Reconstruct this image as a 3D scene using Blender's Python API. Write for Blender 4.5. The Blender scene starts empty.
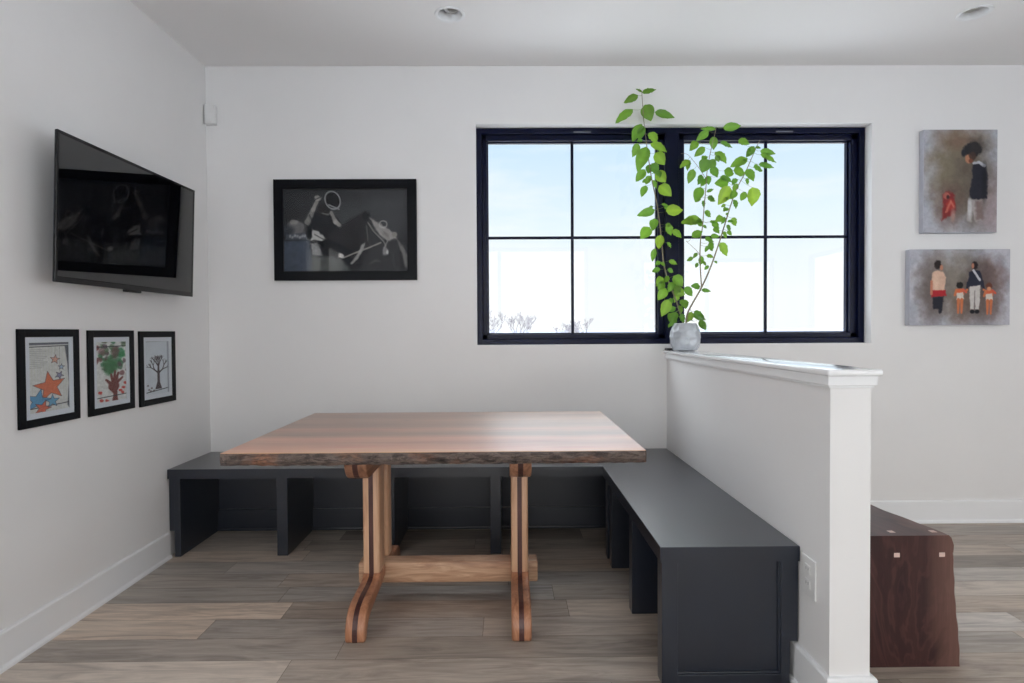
import bpy, bmesh, math, random
import numpy as np
from mathutils import Vector, Matrix
random.seed(7)
rng = np.random.default_rng(7)
SC = bpy.context.scene
COL = SC.collection
R = math.radians

# ------------------------------------------------------------------ helpers
def lin(c):
    """sRGB 0-255 -> linear RGBA"""
    o = []
    for v in c[:3]:
        v = v / 255.0
        o.append(v / 12.92 if v <= 0.04045 else ((v + 0.055) / 1.055) ** 2.4)
    return (*o, 1.0)

class NT:
    def __init__(s, name):
        s.m = bpy.data.materials.new(name); s.m.use_nodes = True
        s.t = s.m.node_tree; s.t.nodes.clear()
        s.out = s.t.nodes.new('ShaderNodeOutputMaterial')
    def n(s, kind, ins=None, **kw):
        d = s.t.nodes.new('ShaderNode' + kind)
        for k, v in kw.items(): setattr(d, k, v)
        for k, v in (ins or {}).items():
            sk = d.inputs[k]
            if hasattr(v, 'links') or isinstance(v, bpy.types.NodeSocket): s.t.links.new(v, sk)
            else: sk.default_value = v
        return d
    def ramp(s, fac, stops, interp='LINEAR'):
        d = s.t.nodes.new('ShaderNodeValToRGB'); r = d.color_ramp; r.interpolation = interp
        while len(r.elements) < len(stops): r.elements.new(0.5)
        for e, (p, c) in zip(r.elements, stops): e.position = p; e.color = c
        s.t.links.new(fac, d.inputs[0]); return d.outputs[0]
    def mix(s, fac, a, b, mode='MIX'):
        d = s.t.nodes.new('ShaderNodeMix'); d.data_type = 'RGBA'; d.blend_type = mode
        for sk, v in ((d.inputs[0], fac), (d.inputs[6], a), (d.inputs[7], b)):
            if isinstance(v, bpy.types.NodeSocket): s.t.links.new(v, sk)
            else: sk.default_value = v
        return d.outputs[2]
    def bsdf(s, col, rough, bump=None, strength=0.1, dist=0.002, **ins):
        b = s.n('BsdfPrincipled')
        for k, v in (('Base Color', col), ('Roughness', rough)):
            if isinstance(v, bpy.types.NodeSocket): s.t.links.new(v, b.inputs[k])
            else: b.inputs[k].default_value = v
        for k, v in ins.items(): b.inputs[k.replace('_', ' ')].default_value = v
        if bump is not None:
            bp = s.n('Bump', {'Height': bump, 'Strength': strength, 'Distance': dist})
            s.t.links.new(bp.outputs[0], b.inputs['Normal'])
        s.t.links.new(b.outputs[0], s.out.inputs[0]); return s.m
    def obj(s): return s.n('TexCoord').outputs['Object']
    def noise(s, vec, scale, detail=4, rough=0.55, dist=0.0):
        return s.n('TexNoise', {'Vector': vec, 'Scale': scale, 'Detail': detail, 'Roughness': rough, 'Distortion': dist}).outputs[0]
    def mapping(s, vec, scale=(1, 1, 1), loc=(0, 0, 0), rot=(0, 0, 0)):
        return s.n('Mapping', {'Vector': vec, 'Scale': scale, 'Location': loc, 'Rotation': rot}).outputs[0]

def plain(name, rgb, rough=0.5, bump_scale=None, bump=0.05, var=0.0, var_scale=6, **ins):
    t = NT(name); c = lin(rgb); col = c
    v = t.obj()
    if var:
        n = t.noise(v, var_scale, 5)
        d = tuple(x * (1 - var) for x in c[:3]) + (1,); e = tuple(min(1, x * (1 + var)) for x in c[:3]) + (1,)
        col = t.ramp(n, [(0.3, d), (0.7, e)])
    b = t.noise(v, bump_scale, 3) if bump_scale else None
    return t.bsdf(col, rough, b, bump, **ins)

class MB:
    """collects shapes into ONE mesh object"""
    def __init__(s): s.bm = bmesh.new()
    def box(s, x0, x1, y0, y1, z0, z1, bev=0.0, seg=2, rot=None, at=None):
        bm = bmesh.new()
        bmesh.ops.create_cube(bm, size=1)
        for v in bm.verts:
            v.co = Vector(((x0 + x1) / 2 + v.co.x * (x1 - x0), (y0 + y1) / 2 + v.co.y * (y1 - y0), (z0 + z1) / 2 + v.co.z * (z1 - z0)))
        if bev: bmesh.ops.bevel(bm, geom=bm.edges[:], offset=bev, segments=seg, profile=0.5, affect='EDGES', clamp_overlap=True)
        s._join(bm, rot, at); return s
    def prism(s, poly, axis, a, b, bev=0.0, seg=2):
        """poly: 2-D outline; axis 0: (y,z) outline run along x; 1: (x,z) along y; 2: (x,y) along z"""
        bm = bmesh.new()
        def p3(q, t): return ((t, q[0], q[1]), (q[0], t, q[1]), (q[0], q[1], t))[axis]
        lo = [bm.verts.new(p3(q, a)) for q in poly]; hi = [bm.verts.new(p3(q, b)) for q in poly]
        n = len(poly)
        f0 = bm.faces.new(lo); f1 = bm.faces.new(hi)
        for i in range(n): bm.faces.new((lo[i], lo[(i + 1) % n], hi[(i + 1) % n], hi[i]))
        bmesh.ops.recalc_face_normals(bm, faces=bm.faces[:])
        if bev:
            es = list({e for f in (f0, f1) for e in f.edges})
            bmesh.ops.bevel(bm, geom=es, offset=bev, segments=seg, profile=0.5, affect='EDGES', clamp_overlap=True)
        s._join(bm); return s
    def lathe(s, prof, c, n=48, axis='z', cap=True):
        bm = bmesh.new(); rings = []
        for (r, h) in prof:
            ring = []
            for i in range(n):
                a = 2 * math.pi * i / n
                ring.append(bm.verts.new((c[0] + r * math.cos(a), c[1] + r * math.sin(a), c[2] + h)))
            rings.append(ring)
        for A, B in zip(rings, rings[1:]):
            for i in range(n): bm.faces.new((A[i], A[(i + 1) % n], B[(i + 1) % n], B[i]))
        if cap: bm.faces.new(rings[0][::-1]); bm.faces.new(rings[-1])
        bmesh.ops.recalc_face_normals(bm, faces=bm.faces[:])
        s._join(bm); return s
    def tube(s, pts, rad, n=8):
        bm = bmesh.new(); rings = []
        P = [Vector(p) for p in pts]
        if not hasattr(rad, '__len__'): rad = [rad] * len(P)
        for i, p in enumerate(P):
            t = (P[min(i + 1, len(P) - 1)] - P[max(i - 1, 0)]).normalized()
            a = t.orthogonal().normalized() if i == 0 else (rings_a - t * rings_a.dot(t)).normalized()
            rings_a = a; b = t.cross(a)
            rings.append([bm.verts.new(p + (a * math.cos(2 * math.pi * k / n) + b * math.sin(2 * math.pi * k / n)) * rad[i]) for k in range(n)])
        for A, B in zip(rings, rings[1:]):
            for i in range(n): bm.faces.new((A[i], A[(i + 1) % n], B[(i + 1) % n], B[i]))
        bm.faces.new(rings[0][::-1]); bm.faces.new(rings[-1])
        s._join(bm); return s
    def _join(s, bm, rot=None, at=None):
        if rot is not None:
            M = Matrix.Translation(at) @ rot.to_4x4() @ Matrix.Translation(-Vector(at)); bm.transform(M)
        me = bpy.data.meshes.new('t'); bm.to_mesh(me); bm.free(); s.bm.from_mesh(me); bpy.data.meshes.remove(me)
    def build(s, name, mat, parent=None, smooth=None, loc=None):
        me = bpy.data.meshes.new(name); s.bm.to_mesh(me); s.bm.free()
        o = bpy.data.objects.new(name, me); COL.objects.link(o)
        if mat: me.materials.append(mat)
        if smooth is not None: shade(o, smooth)
        if parent: adopt(o, parent)
        elif loc: me.transform(Matrix.Translation(-Vector(loc))); o.location = loc
        return o

AT = {}
def adopt(o, parent):
    at = AT[parent]; AT[o] = at
    o.data.transform(Matrix.Translation(-Vector(at))); o.parent = parent

def shade(o, ang=40):
    me = o.data
    for p in me.polygons: p.use_smooth = True
    bm = bmesh.new(); bm.from_mesh(me)
    for e in bm.edges: e.smooth = len(e.link_faces) == 2 and e.calc_face_angle(0) < R(ang)
    bm.to_mesh(me); bm.free()

THINGS = []
def thing(name, label, cat, loc, group=None):
    """an Empty at the thing's base; parts are modelled in world coordinates and parented to it"""
    o = bpy.data.objects.new(name, None); COL.objects.link(o)
    o.location = loc; o.empty_display_size = 0.05
    AT[o] = tuple(loc); o['label'] = label; o['category'] = cat
    if group: o['group'] = group
    THINGS.append(o); return o
def tag(o, label, cat, group=None):
    o['label'] = label; o['category'] = cat
    if group: o['group'] = group
    return o
def struct(o): o['kind'] = 'structure'; return o

# value noise for painting prints
def vnoise(x, y, seed):
    r = np.random.default_rng(seed); T = r.random((64, 64))
    xi = np.floor(x).astype(int); yi = np.floor(y).astype(int); fx = x - xi; fy = y - yi
    fx = fx * fx * (3 - 2 * fx); fy = fy * fy * (3 - 2 * fy)
    g = lambda a, b: T[a % 64, b % 64]
    return (g(xi, yi) * (1 - fx) + g(xi + 1, yi) * fx) * (1 - fy) + (g(xi, yi + 1) * (1 - fx) + g(xi + 1, yi + 1) * fx) * fy
def fbm(x, y, s, seed, o=4):
    t = 0; a = 0.5; q = 0
    for k in range(o): t = t + a * vnoise(x * s * 2 ** k, y * s * 2 ** k, seed + k); q += a; a *= 0.55
    return t / q

class Paint:
    """an image painted as pigment (one colour per vertex) on a fine mesh; x, y in the picture's own units, y down"""
    def __init__(s, w, h, nx, ny, bg):
        s.w, s.h, s.nx, s.ny = w, h, nx, ny
        s.X, s.Y = np.meshgrid(np.linspace(0, w, nx), np.linspace(0, h, ny))
        s.C = np.zeros((ny, nx, 3)) + np.array(bg, float)
        s.wob = 0; s.px = w / nx
    def _put(s, d, col, soft, op=1.0):
        a = np.clip(0.5 - d / max(soft, s.px * 1.2), 0, 1) * op
        s.C = s.C * (1 - a[..., None]) + np.array(col, float) * a[..., None]
    def xy(s, wob=0, sc=0.08, seed=3):
        if not wob: return s.X, s.Y
        if wob > 12: sc = 1.2 / wob
        return s.X + wob * (fbm(s.X, s.Y, sc, seed) - .5) * 2, s.Y + wob * (fbm(s.X, s.Y, sc, seed + 40) - .5) * 2
    def ell(s, cx, cy, rx, ry, col, soft=4, rot=0, op=1, wob=0):
        X, Y = s.xy(wob); c, n = math.cos(R(rot)), math.sin(R(rot))
        u = (X - cx) * c + (Y - cy) * n; v = -(X - cx) * n + (Y - cy) * c
        k = np.sqrt((u / rx) ** 2 + (v / ry) ** 2); s._put((k - 1) * min(rx, ry), col, soft, op)
    def ring(s, cx, cy, rx, ry, wd, col, soft=3, rot=0, op=1, wob=0):
        X, Y = s.xy(wob); c, n = math.cos(R(rot)), math.sin(R(rot))
        u = (X - cx) * c + (Y - cy) * n; v = -(X - cx) * n + (Y - cy) * c
        k = np.sqrt((u / rx) ** 2 + (v / ry) ** 2); s._put(np.abs((k - 1) * min(rx, ry)) - wd / 2, col, soft, op)
    def cap(s, x0, y0, x1, y1, r0, r1, col, soft=3, op=1, wob=0):
        X, Y = s.xy(wob); dx, dy = x1 - x0, y1 - y0
        t = np.clip(((X - x0) * dx + (Y - y0) * dy) / (dx * dx + dy * dy + 1e-9), 0, 1)
        s._put(np.hypot(X - x0 - t * dx, Y - y0 - t * dy) - (r0 + (r1 - r0) * t), col, soft, op)
    def line(s, pts, r, col, soft=2, op=1, wob=0):
        for a, b in zip(pts, pts[1:]): s.cap(*a, *b, r, r, col, soft, op, wob)
    def poly(s, pts, col, soft=3, op=1, wob=0):
        X, Y = s.xy(wob); ins = np.zeros(X.shape, bool); d = np.full(X.shape, 1e9); n = len(pts)
        for i in range(n):
            (x0, y0), (x1, y1) = pts[i], pts[(i + 1) % n]
            cond = ((y0 > Y) != (y1 > Y)) & (X < (x1 - x0) * (Y - y0) / ((y1 - y0) or 1e-9) + x0); ins ^= cond
            dx, dy = x1 - x0, y1 - y0; t = np.clip(((X - x0) * dx + (Y - y0) * dy) / (dx * dx + dy * dy + 1e-9), 0, 1)
            d = np.minimum(d, np.hypot(X - x0 - t * dx, Y - y0 - t * dy))
        s._put(np.where(ins, -d, d), col, soft, op)
    def mottle(s, amt, sc, seed=11):
        s.C = s.C * (1 + amt * (fbm(s.X, s.Y, sc, seed)[..., None] - .5) * 2)
    def build(s, name, o, ex, ey, mat, parent):
        """o: top left corner in the world; ex, ey: world vectors across and down"""
        o, ex, ey = np.array(o, float), np.array(ex, float), np.array(ey, float)
        P = o + (s.X / s.w)[..., None] * ex + (s.Y / s.h)[..., None] * ey
        nx, ny = s.nx, s.ny; I = np.arange(nx * ny).reshape(ny, nx)
        F = np.stack([I[:-1, :-1], I[1:, :-1], I[1:, 1:], I[:-1, 1:]], -1).reshape(-1, 4)
        me = bpy.data.meshes.new(name)
        me.from_pydata(P.reshape(-1, 3).tolist(), [], F.tolist())
        c = np.clip(s.C, 0, 255) / 255; c = np.where(c <= .04045, c / 12.92, ((c + .055) / 1.055) ** 2.4)
        at = me.color_attributes.new('pigment', 'FLOAT_COLOR', 'POINT')
        at.data.foreach_set('color', np.concatenate([c.reshape(-1, 3), np.ones((nx * ny, 1))], 1).astype(np.float32).ravel())
        me.materials.append(mat); ob = bpy.data.objects.new(name, me); COL.objects.link(ob)
        adopt(ob, parent)
        return ob
SKY_N, SKY_S, EXPO = 0.98, 3.4, 0.13
# ------------------------------------------------------------------ materials
M = {}
M['wall'] = plain('wall_paint', (227, 226, 226), 0.75, 180, 0.03, var=0.012, var_scale=3)
M['ceiling'] = plain('ceiling_paint', (234, 233, 233), 0.85, 140, 0.03)
M['trim'] = plain('trim_paint', (232, 233, 235), 0.3, 60, 0.01)
M['cap'] = plain('cap_gloss_paint', (236, 237, 239), 0.16, Coat_Weight=1.0, Coat_Roughness=0.13)
M['plastic'] = plain('white_plastic', (222, 222, 222), 0.4)
M['slot'] = plain('outlet_slot', (120, 120, 122), 0.6)
M['bench'] = plain('charcoal_paint', (22, 29, 42), 0.32, 70, 0.015, var=0.08, var_scale=5, Specular_IOR_Level=0.25, Coat_Weight=1.0, Coat_Roughness=0.36)
M['winframe'] = plain('navy_black_metal', (9, 15, 42), 0.28, Specular_IOR_Level=0.15)
M['latch'] = plain('grey_latch', (110, 112, 120), 0.35)
M['black'] = plain('black_frame', (7, 9, 15), 0.3, 90, 0.01, Specular_IOR_Level=0.12)
M['tvblack'] = plain('tv_bezel', (7, 8, 13), 0.2, Specular_IOR_Level=0.35)
M['tvside'] = plain('tv_edge_metal', (70, 76, 92), 0.25, Metallic=0.7)
M['mat'] = plain('mat_board', (206, 210, 218), 0.8)
M['screen'] = plain('tv_screen', (4, 5, 9), 0.012, Specular_IOR_Level=0.8)
M['dark'] = plain('dark_plastic', (15, 15, 17), 0.4)
M['vase'] = plain('vase_glaze', (176, 181, 188), 0.18, 22, 0.05, var=0.12, var_scale=16, Coat_Weight=0.5)
M['soil'] = plain('soil', (60, 48, 38), 0.95, 60, 0.4)
M['stem'] = plain('stem_bark', (128, 118, 96), 0.7, 90, 0.2, var=0.2, var_scale=30)
M['lens'] = plain('light_lens', (186, 186, 184), 0.45)
M['maple'] = None

def glass(name, f0):
    t = NT(name); g = t.n('NewGeometry')
    d = t.n('VectorMath', {0: g.outputs['Incoming'], 1: g.outputs['Normal']}, operation='DOT_PRODUCT').outputs['Value']
    c = t.n('Math', {0: 1., 1: t.n('Math', {0: d}, operation='ABSOLUTE').outputs[0]}, operation='SUBTRACT', use_clamp=True).outputs[0]
    f = t.n('Math', {0: c, 1: 5.}, operation='POWER').outputs[0]
    f = t.n('Math', {0: f, 1: 1 - f0, 2: f0}, operation='MULTIPLY_ADD').outputs[0]
    tr = t.n('BsdfTransparent', {'Color': (.985, .99, .99, 1)}); gl = t.n('BsdfGlossy', {'Color': (1, 1, 1, 1), 'Roughness': 0.0})
    mx = t.n('MixShader', {0: f, 1: tr.outputs[0], 2: gl.outputs[0]}); t.t.links.new(mx.outputs[0], t.out.inputs[0]); return t.m
M['glass'] = glass('pane_glass', .02); M['picture_glass'] = glass('picture_glass', .008)

t = NT('print_pigment'); M['print'] = t.bsdf(t.n('VertexColor', layer_name='pigment').outputs[0], 0.8, Specular_IOR_Level=.1)
t = NT('canvas_pigment'); M['canvas'] = t.bsdf(t.n('VertexColor', layer_name='pigment').outputs[0], 0.8, Specular_IOR_Level=.2)
M['canvas_side'] = plain('canvas_wrap', (186, 188, 198), 0.85, 300, 0.1, var=0.06, var_scale=20)

# leaves: translucent, pigment per leaf
t = NT('leaf'); c = t.n('VertexColor', layer_name='pigment').outputs[0]
vn = t.noise(t.obj(), 60, 4); c2 = t.mix(0.25, c, t.mix(vn, (.01, .04, .005, 1), (.12, .3, .03, 1)), 'MIX')
df = t.n('BsdfPrincipled', {'Base Color': c2, 'Roughness': 0.4}); tl = t.n('BsdfTranslucent', {'Color': t.mix(0.4, c2, (.30, .6, .05, 1))})
mx = t.n('MixShader', {0: 0.36, 1: df.outputs[0], 2: tl.outputs[0]}); t.t.links.new(mx.outputs[0], t.out.inputs[0]); M['leaf'] = t.m

# floor planks: grey-brown vinyl planks, tone per plank in a colour attribute, grain along x
t = NT('floor_planks'); a = t.n('VertexColor', layer_name='plank').outputs[0]; sp = t.n('SeparateColor', {'Color': a})
geo = t.n('NewGeometry').outputs['Position']; off = t.n('CombineXYZ', {'X': sp.outputs[1], 'Y': sp.outputs[1], 'Z': sp.outputs[2]})
off = t.n('VectorMath', {0: off.outputs[0], 1: (37., 19., 5.)}, operation='MULTIPLY').outputs[0]
p = t.n('VectorMath', {0: geo, 1: off}, operation='ADD').outputs[0]
g1 = t.noise(t.mapping(p, (1.3, 11, 1)), 2.2, 6, 0.62, 1.2); g2 = t.noise(t.mapping(p, (3.0, 90, 1)), 2.5, 4, 0.6, 0.3); g3 = t.noise(t.mapping(p, (.8, 3.2, 1)), 1.6, 3, 0.5, 0.6)
warm = t.ramp(g1, [(0.22, lin((104, 92, 83))), (0.45, lin((146, 131, 118))), (0.6, lin((166, 150, 135))), (0.8, lin((176, 161, 146)))])
cool = t.ramp(g1, [(0.22, lin((94, 90, 88))), (0.45, lin((134, 129, 125))), (0.6, lin((152, 147, 142))), (0.8, lin((164, 158, 152)))])
c = t.mix(sp.outputs[2], warm, cool)
c = t.mix(t.ramp(g3, [(.35, (0, 0, 0, 1)), (.75, (.45, .45, .45, 1))]), c, lin((168, 158, 146)))
c = t.mix(0.35, c, t.ramp(g2, [(.3, (.35, .35, .35, 1)), (.6, (.6, .6, .6, 1))]), 'OVERLAY')
br = t.n('MapRange', {'Value': sp.outputs[0], 'From Min': 0., 'From Max': 1., 'To Min': .75, 'To Max': 1.92}).outputs[0]
cc = t.n('VectorMath', {0: c, 'Scale': br}, operation='SCALE').outputs[0]
M['floor'] = t.bsdf(cc, t.ramp(g2, [(.3, (.36, .36, .36, 1)), (.7, (.5, .5, .5, 1))]), g2, 0.08)
M['seam'] = plain('plank_seam', (92, 84, 78), 0.9)

def wood(name, stops, sc=(2, 30, 30), rough=0.4, fine=(4, 160, 160), scale=1.4, dist=1.5, bands=None, axis=None, off=(0, 0, 0)):
    t = NT(name); v = t.mapping(t.obj(), (1, 1, 1), off)
    g = t.noise(t.mapping(v, sc), scale, 6, 0.6, dist); f = t.noise(t.mapping(v, fine), 1.6, 4, 0.6, 0.2)
    c = t.ramp(g, stops)
    c = t.mix(0.3, c, t.ramp(f, [(.3, (.32, .32, .32, 1)), (.65, (.62, .62, .62, 1))]), 'OVERLAY')
    return t.bsdf(c, rough, f, 0.06)
M['post'] = wood('pale_wood', [(.25, lin((178, 132, 104))), (.5, lin((204, 162, 130))), (.8, lin((220, 184, 154)))], (22, 22, 1.6), 0.42, (150, 150, 5))
M['foot'] = wood('orange_wood', [(.25, lin((124, 80, 58))), (.5, lin((168, 116, 86))), (.8, lin((198, 146, 114)))], (16, 10, 4), 0.4, (120, 90, 10), off=(3, 1, 2))
M['bearer'] = wood('brown_wood', [(.25, lin((112, 74, 54))), (.5, lin((146, 104, 80))), (.8, lin((178, 134, 106)))], (22, 1.6, 22), 0.42, (150, 6, 150), off=(7, 3, 1))
M['stretch'] = wood('figured_wood', [(.2, lin((138, 98, 76))), (.45, lin((184, 144, 116))), (.65, lin((208, 172, 142))), (.85, lin((222, 190, 160)))], (3, 14, 26), 0.42, (5, 90, 120), off=(1, 5, 9))
M['inlay'] = wood('dark_inlay', [(.25, lin((42, 24, 22))), (.5, lin((74, 44, 42))), (.8, lin((100, 62, 58)))], (20, 8, 3), 0.4)
M['peg'] = plain('pale_peg', (208, 182, 172), 0.5, 80, 0.05, var=0.1, var_scale=60)

# table top: boards glued edge to edge along x, reddish brown to pale, a few knots
t = NT('slab_top'); v = t.obj(); g = t.noise(t.mapping(v, (1.1, 13, 13)), 1.5, 7, 0.62, 1.6); f = t.noise(t.mapping(v, (4, 130, 130)), 1.6, 4, 0.6, .2)
sx = t.n('SeparateXYZ', {0: v}); yy = t.n('Math', {0: sx.outputs[1], 1: .52}, operation='ADD').outputs[0]
wv = t.noise(t.mapping(v, (1.5, 2, 1)), 1.2, 3); yw = t.n('Math', {0: yy, 1: t.n('Math', {0: wv, 1: .12}, operation='MULTIPLY').outputs[0]}, operation='ADD').outputs[0]
band = t.ramp(yw, [(0.0, lin((234, 204, 170))), (.12, lin((228, 194, 160))), (.24, lin((206, 160, 124))), (.33, lin((220, 184, 148))), (.42, lin((180, 128, 94))), (.55, lin((206, 162, 126))), (.66, lin((170, 118, 84))), (.8, lin((194, 148, 112))), (.95, lin((164, 114, 82))), (1., lin((182, 132, 98)))])
c = t.mix(.75, band, t.ramp(g, [(.25, lin((92, 66, 56))), (.45, lin((128, 122, 120))), (.75, lin((158, 158, 156)))]), 'OVERLAY')
c = t.mix(.3, c, t.ramp(f, [(.3, (.35, .35, .35, 1)), (.65, (.6, .6, .6, 1))]), 'OVERLAY')
for (kx, ky, rx, ry) in ((.10, .36, .13, .040), (.17, -.03, .15, .030), (-.22, .22, .10, .022), (.45, .12, .09, .02)):
    kd = t.n('VectorMath', {0: t.n('VectorMath', {0: v, 1: (-kx, -ky, 0)}, operation='ADD').outputs[0], 1: (1 / rx, 1 / ry, 0)}, operation='MULTIPLY').outputs[0]
    kl = t.n('VectorMath', {0: kd}, operation='LENGTH').outputs['Value']
    kl = t.n('Math', {0: kl, 1: t.n('Math', {0: g, 1: 1.3}, operation='MULTIPLY').outputs[0]}, operation='ADD').outputs[0]
    c = t.mix(t.ramp(kl, [(.55, (.8, .8, .8, 1)), (.8, (.35, .35, .35, 1)), (1., (0, 0, 0, 1))]), c, lin((84, 52, 40)))
M['slab'] = t.bsdf(c, .38, f, .03, Coat_Weight=1.0, Coat_Roughness=0.38, Specular_IOR_Level=1.0)
# bark edge
t = NT('bark'); v = t.obj(); g = t.noise(t.mapping(v, (1, 2, 3.2)), 16, 7, .7, .9); h = t.noise(t.mapping(v, (1.2, 1, 3.5)), 42, 5, .7, .3); k = t.noise(v, 4.5, 3)
c = t.ramp(g, [(.34, lin((22, 18, 19))), (.46, lin((70, 58, 54))), (.56, lin((108, 94, 86))), (.66, lin((72, 62, 62))), (.8, lin((132, 108, 92)))])
c = t.mix(t.ramp(k, [(.54, (0, 0, 0, 1)), (.68, (.7, .7, .7, 1))]), c, t.ramp(h, [(.35, lin((58, 38, 32))), (.62, lin((166, 112, 82)))]))
M['bark'] = t.bsdf(c, .75, h, .6, .006)
# walnut: flowing figure
t = NT('walnut'); v = t.obj(); w = t.n('VectorMath', {0: v, 1: (1., 1., 1.)}, operation='MULTIPLY').outputs[0]
n = t.noise(t.mapping(w, (2.2, .5, 1.1)), 1.7, 4, .5, 1.3)
wv = t.n('Math', {0: t.n('Math', {0: n, 1: 62.}, operation='MULTIPLY').outputs[0]}, operation='SINE').outputs[0]
f = t.noise(t.mapping(w, (70, 4, 4)), 2, 4, .6, .3)
c = t.ramp(n, [(.3, lin((50, 28, 30))), (.48, lin((72, 44, 42))), (.6, lin((54, 32, 33))), (.72, lin((98, 68, 56)))])
c = t.mix(.5, c, t.ramp(wv, [(.0, (.25, .25, .25, 1)), (1., (.65, .65, .65, 1))]), 'OVERLAY')
sx = t.n('Math', {0: t.n('SeparateXYZ', {0: v}).outputs[0], 1: .2}, operation='ADD').outputs[0]
sap = t.ramp(t.n('Math', {0: sx, 1: t.n('Math', {0: n, 1: .16}, operation='MULTIPLY').outputs[0]}, operation='ADD').outputs[0], [(.385, (0, 0, 0, 1)), (.43, (.55, .55, .55, 1)), (.47, (.8, .8, .8, 1))])
c = t.mix(sap, c, lin((108, 78, 70)))
c = t.mix(.35, c, t.ramp(f, [(.3, (.3, .3, .3, 1)), (.65, (.62, .62, .62, 1))]), 'OVERLAY')
M['walnut'] = t.bsdf(c, .36, f, .05, Specular_IOR_Level=.35)
M['treebark'] = plain('tree_bark', (112, 110, 118), 0.9)
M['hill'] = plain('far_hill', (132, 142, 166), 1.0)  # haze of distance put into the pale blue-grey colour
t = NT('pale_ground'); n = t.noise(t.obj(), .12, 5); M['ground'] = t.bsdf(t.ramp(n, [(.35, lin((226, 228, 230))), (.7, lin((240, 242, 245)))]), .9)  # ground set this pale to bounce daylight up onto the ceiling
M['facade'] = plain('facade', (225, 225, 225), .9)
# ------------------------------------------------------------------ the room
XL, YB, ZC = -1.771, 3.495, 2.74          # left wall, back wall, ceiling
XR, YF, TH = 4.9, -2.7, 0.2               # right wall, wall behind the camera, wall thickness
BB = 0.133

def wall_with_holes(name, axis, pos, thick, a0, a1, z0, z1, holes):
    """a wall in the plane axis=pos (0: x, 1: y) from pos to pos+thick with rectangular openings (b0,b1,c0,c1)"""
    m = MB()
    def put(p0, p1, q0, q1):
        if p1 - p0 < 1e-6 or q1 - q0 < 1e-6: return
        lo, hi = sorted((pos, pos + thick))
        if axis == 1: m.box(p0, p1, lo, hi, q0, q1)
        else: m.box(lo, hi, p0, p1, q0, q1)
    cur = a0
    for (b0, b1, c0, c1) in sorted(holes):
        put(cur, b0, z0, z1); put(b0, b1, z0, c0); put(b0, b1, c1, z1); cur = b1
    put(cur, a1, z0, z1)
    return struct(m.build(name, M['wall']))

WX0, WX1, WZ0, WZ1 = -0.18, 2.187, 1.086, 2.398
wall_with_holes('wall_back', 1, YB, TH, XL - TH, XR + TH, 0, ZC, [(WX0, WX1, WZ0, WZ1)])
LW = (-0.1, 1.75, 0.75, 2.15)
wall_with_holes('wall_left', 0, XL, -TH, YF - TH, YB, 0, ZC, [LW])
FW = [(-1.65, 1.4, 0.06, 2.6), (2.3, 4.6, 0.9, 2.4)]
wall_with_holes('wall_front', 1, YF, -TH, XL - TH, XR + TH, 0, ZC, FW)
RW = (-2.4, 1.1, 0.1, 2.4)
wall_with_holes('wall_right', 0, XR, TH, YF - TH, YB, 0, ZC, [RW])

# ceiling with round cut-outs for the downlights
LIGHTS = [(-0.274, 2.93), (2.335, 2.92)]
LR = 0.064
def ceiling():
    bm = bmesh.new(); h = 0.12; yc0, yc1 = 2.8, 3.05
    def quad(x0, x1, y0, y1):
        bm.faces.new([bm.verts.new(p) for p in ((x0, y0, ZC), (x0, y1, ZC), (x1, y1, ZC), (x1, y0, ZC))])
    x0, x1, y0, y1 = XL - TH, XR + TH, YF - TH, YB + TH
    quad(x0, x1, y0, yc0); quad(x0, x1, yc1, y1)
    cur = x0
    for (cx, cy) in LIGHTS:
        quad(cur, cx - h, yc0, yc1); cur = cx + h
        n = 48; inn = []; out = []
        for i in range(n):
            a = 2 * math.pi * (i + .5) / n; c, s = math.cos(a), math.sin(a)
            inn.append(bm.verts.new((cx + LR * c, cy + LR * s, ZC)))
            k = 1e9
            for lim, comp in (((cx + h - cx), c), ((cx - h - cx), c), (yc1 - cy, s), (yc0 - cy, s)):
                if abs(comp) > 1e-9 and lim / comp > 0: k = min(k, lim / comp)
            out.append(bm.verts.new((cx + k * c, cy + k * s, ZC)))
        corners = {}
        for i in range(n):
            j = (i + 1) % n; a, b = out[i].co, out[j].co
            f = [inn[i], out[i], out[j], inn[j]]
            if abs(a.x - b.x) > 1e-6 and abs(a.y - b.y) > 1e-6:
                px = cx + h if a.x + b.x > 2 * cx else cx - h; py = yc1 if a.y + b.y > 2 * cy else yc0
                f = [inn[i], out[i], bm.verts.new((px, py, ZC)), out[j], inn[j]]
            bm.faces.new(f)
    quad(cur, x1, yc0, yc1)
    # slab over it, with thickness, so no daylight leaks in
    for f in bm.faces:
        f.normal_update()
        if f.normal.z > 0: f.normal_flip()
    me = bpy.data.meshes.new('ceiling'); bm.to_mesh(me); bm.free()
    m = MB(); m._bm2 = None
    m.bm.from_mesh(me); m.box(x0, x1, y0, y1, ZC + .12, ZC + .2)
    for q in ((x0, x0 + .02, y0, y1), (x1 - .02, x1, y0, y1), (x0, x1, y0, y0 + .02), (x0, x1, y1 - .02, y1)): m.box(*q, ZC, ZC + .12)
    return struct(m.build('ceiling', M['ceiling']))
ceiling()

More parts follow.
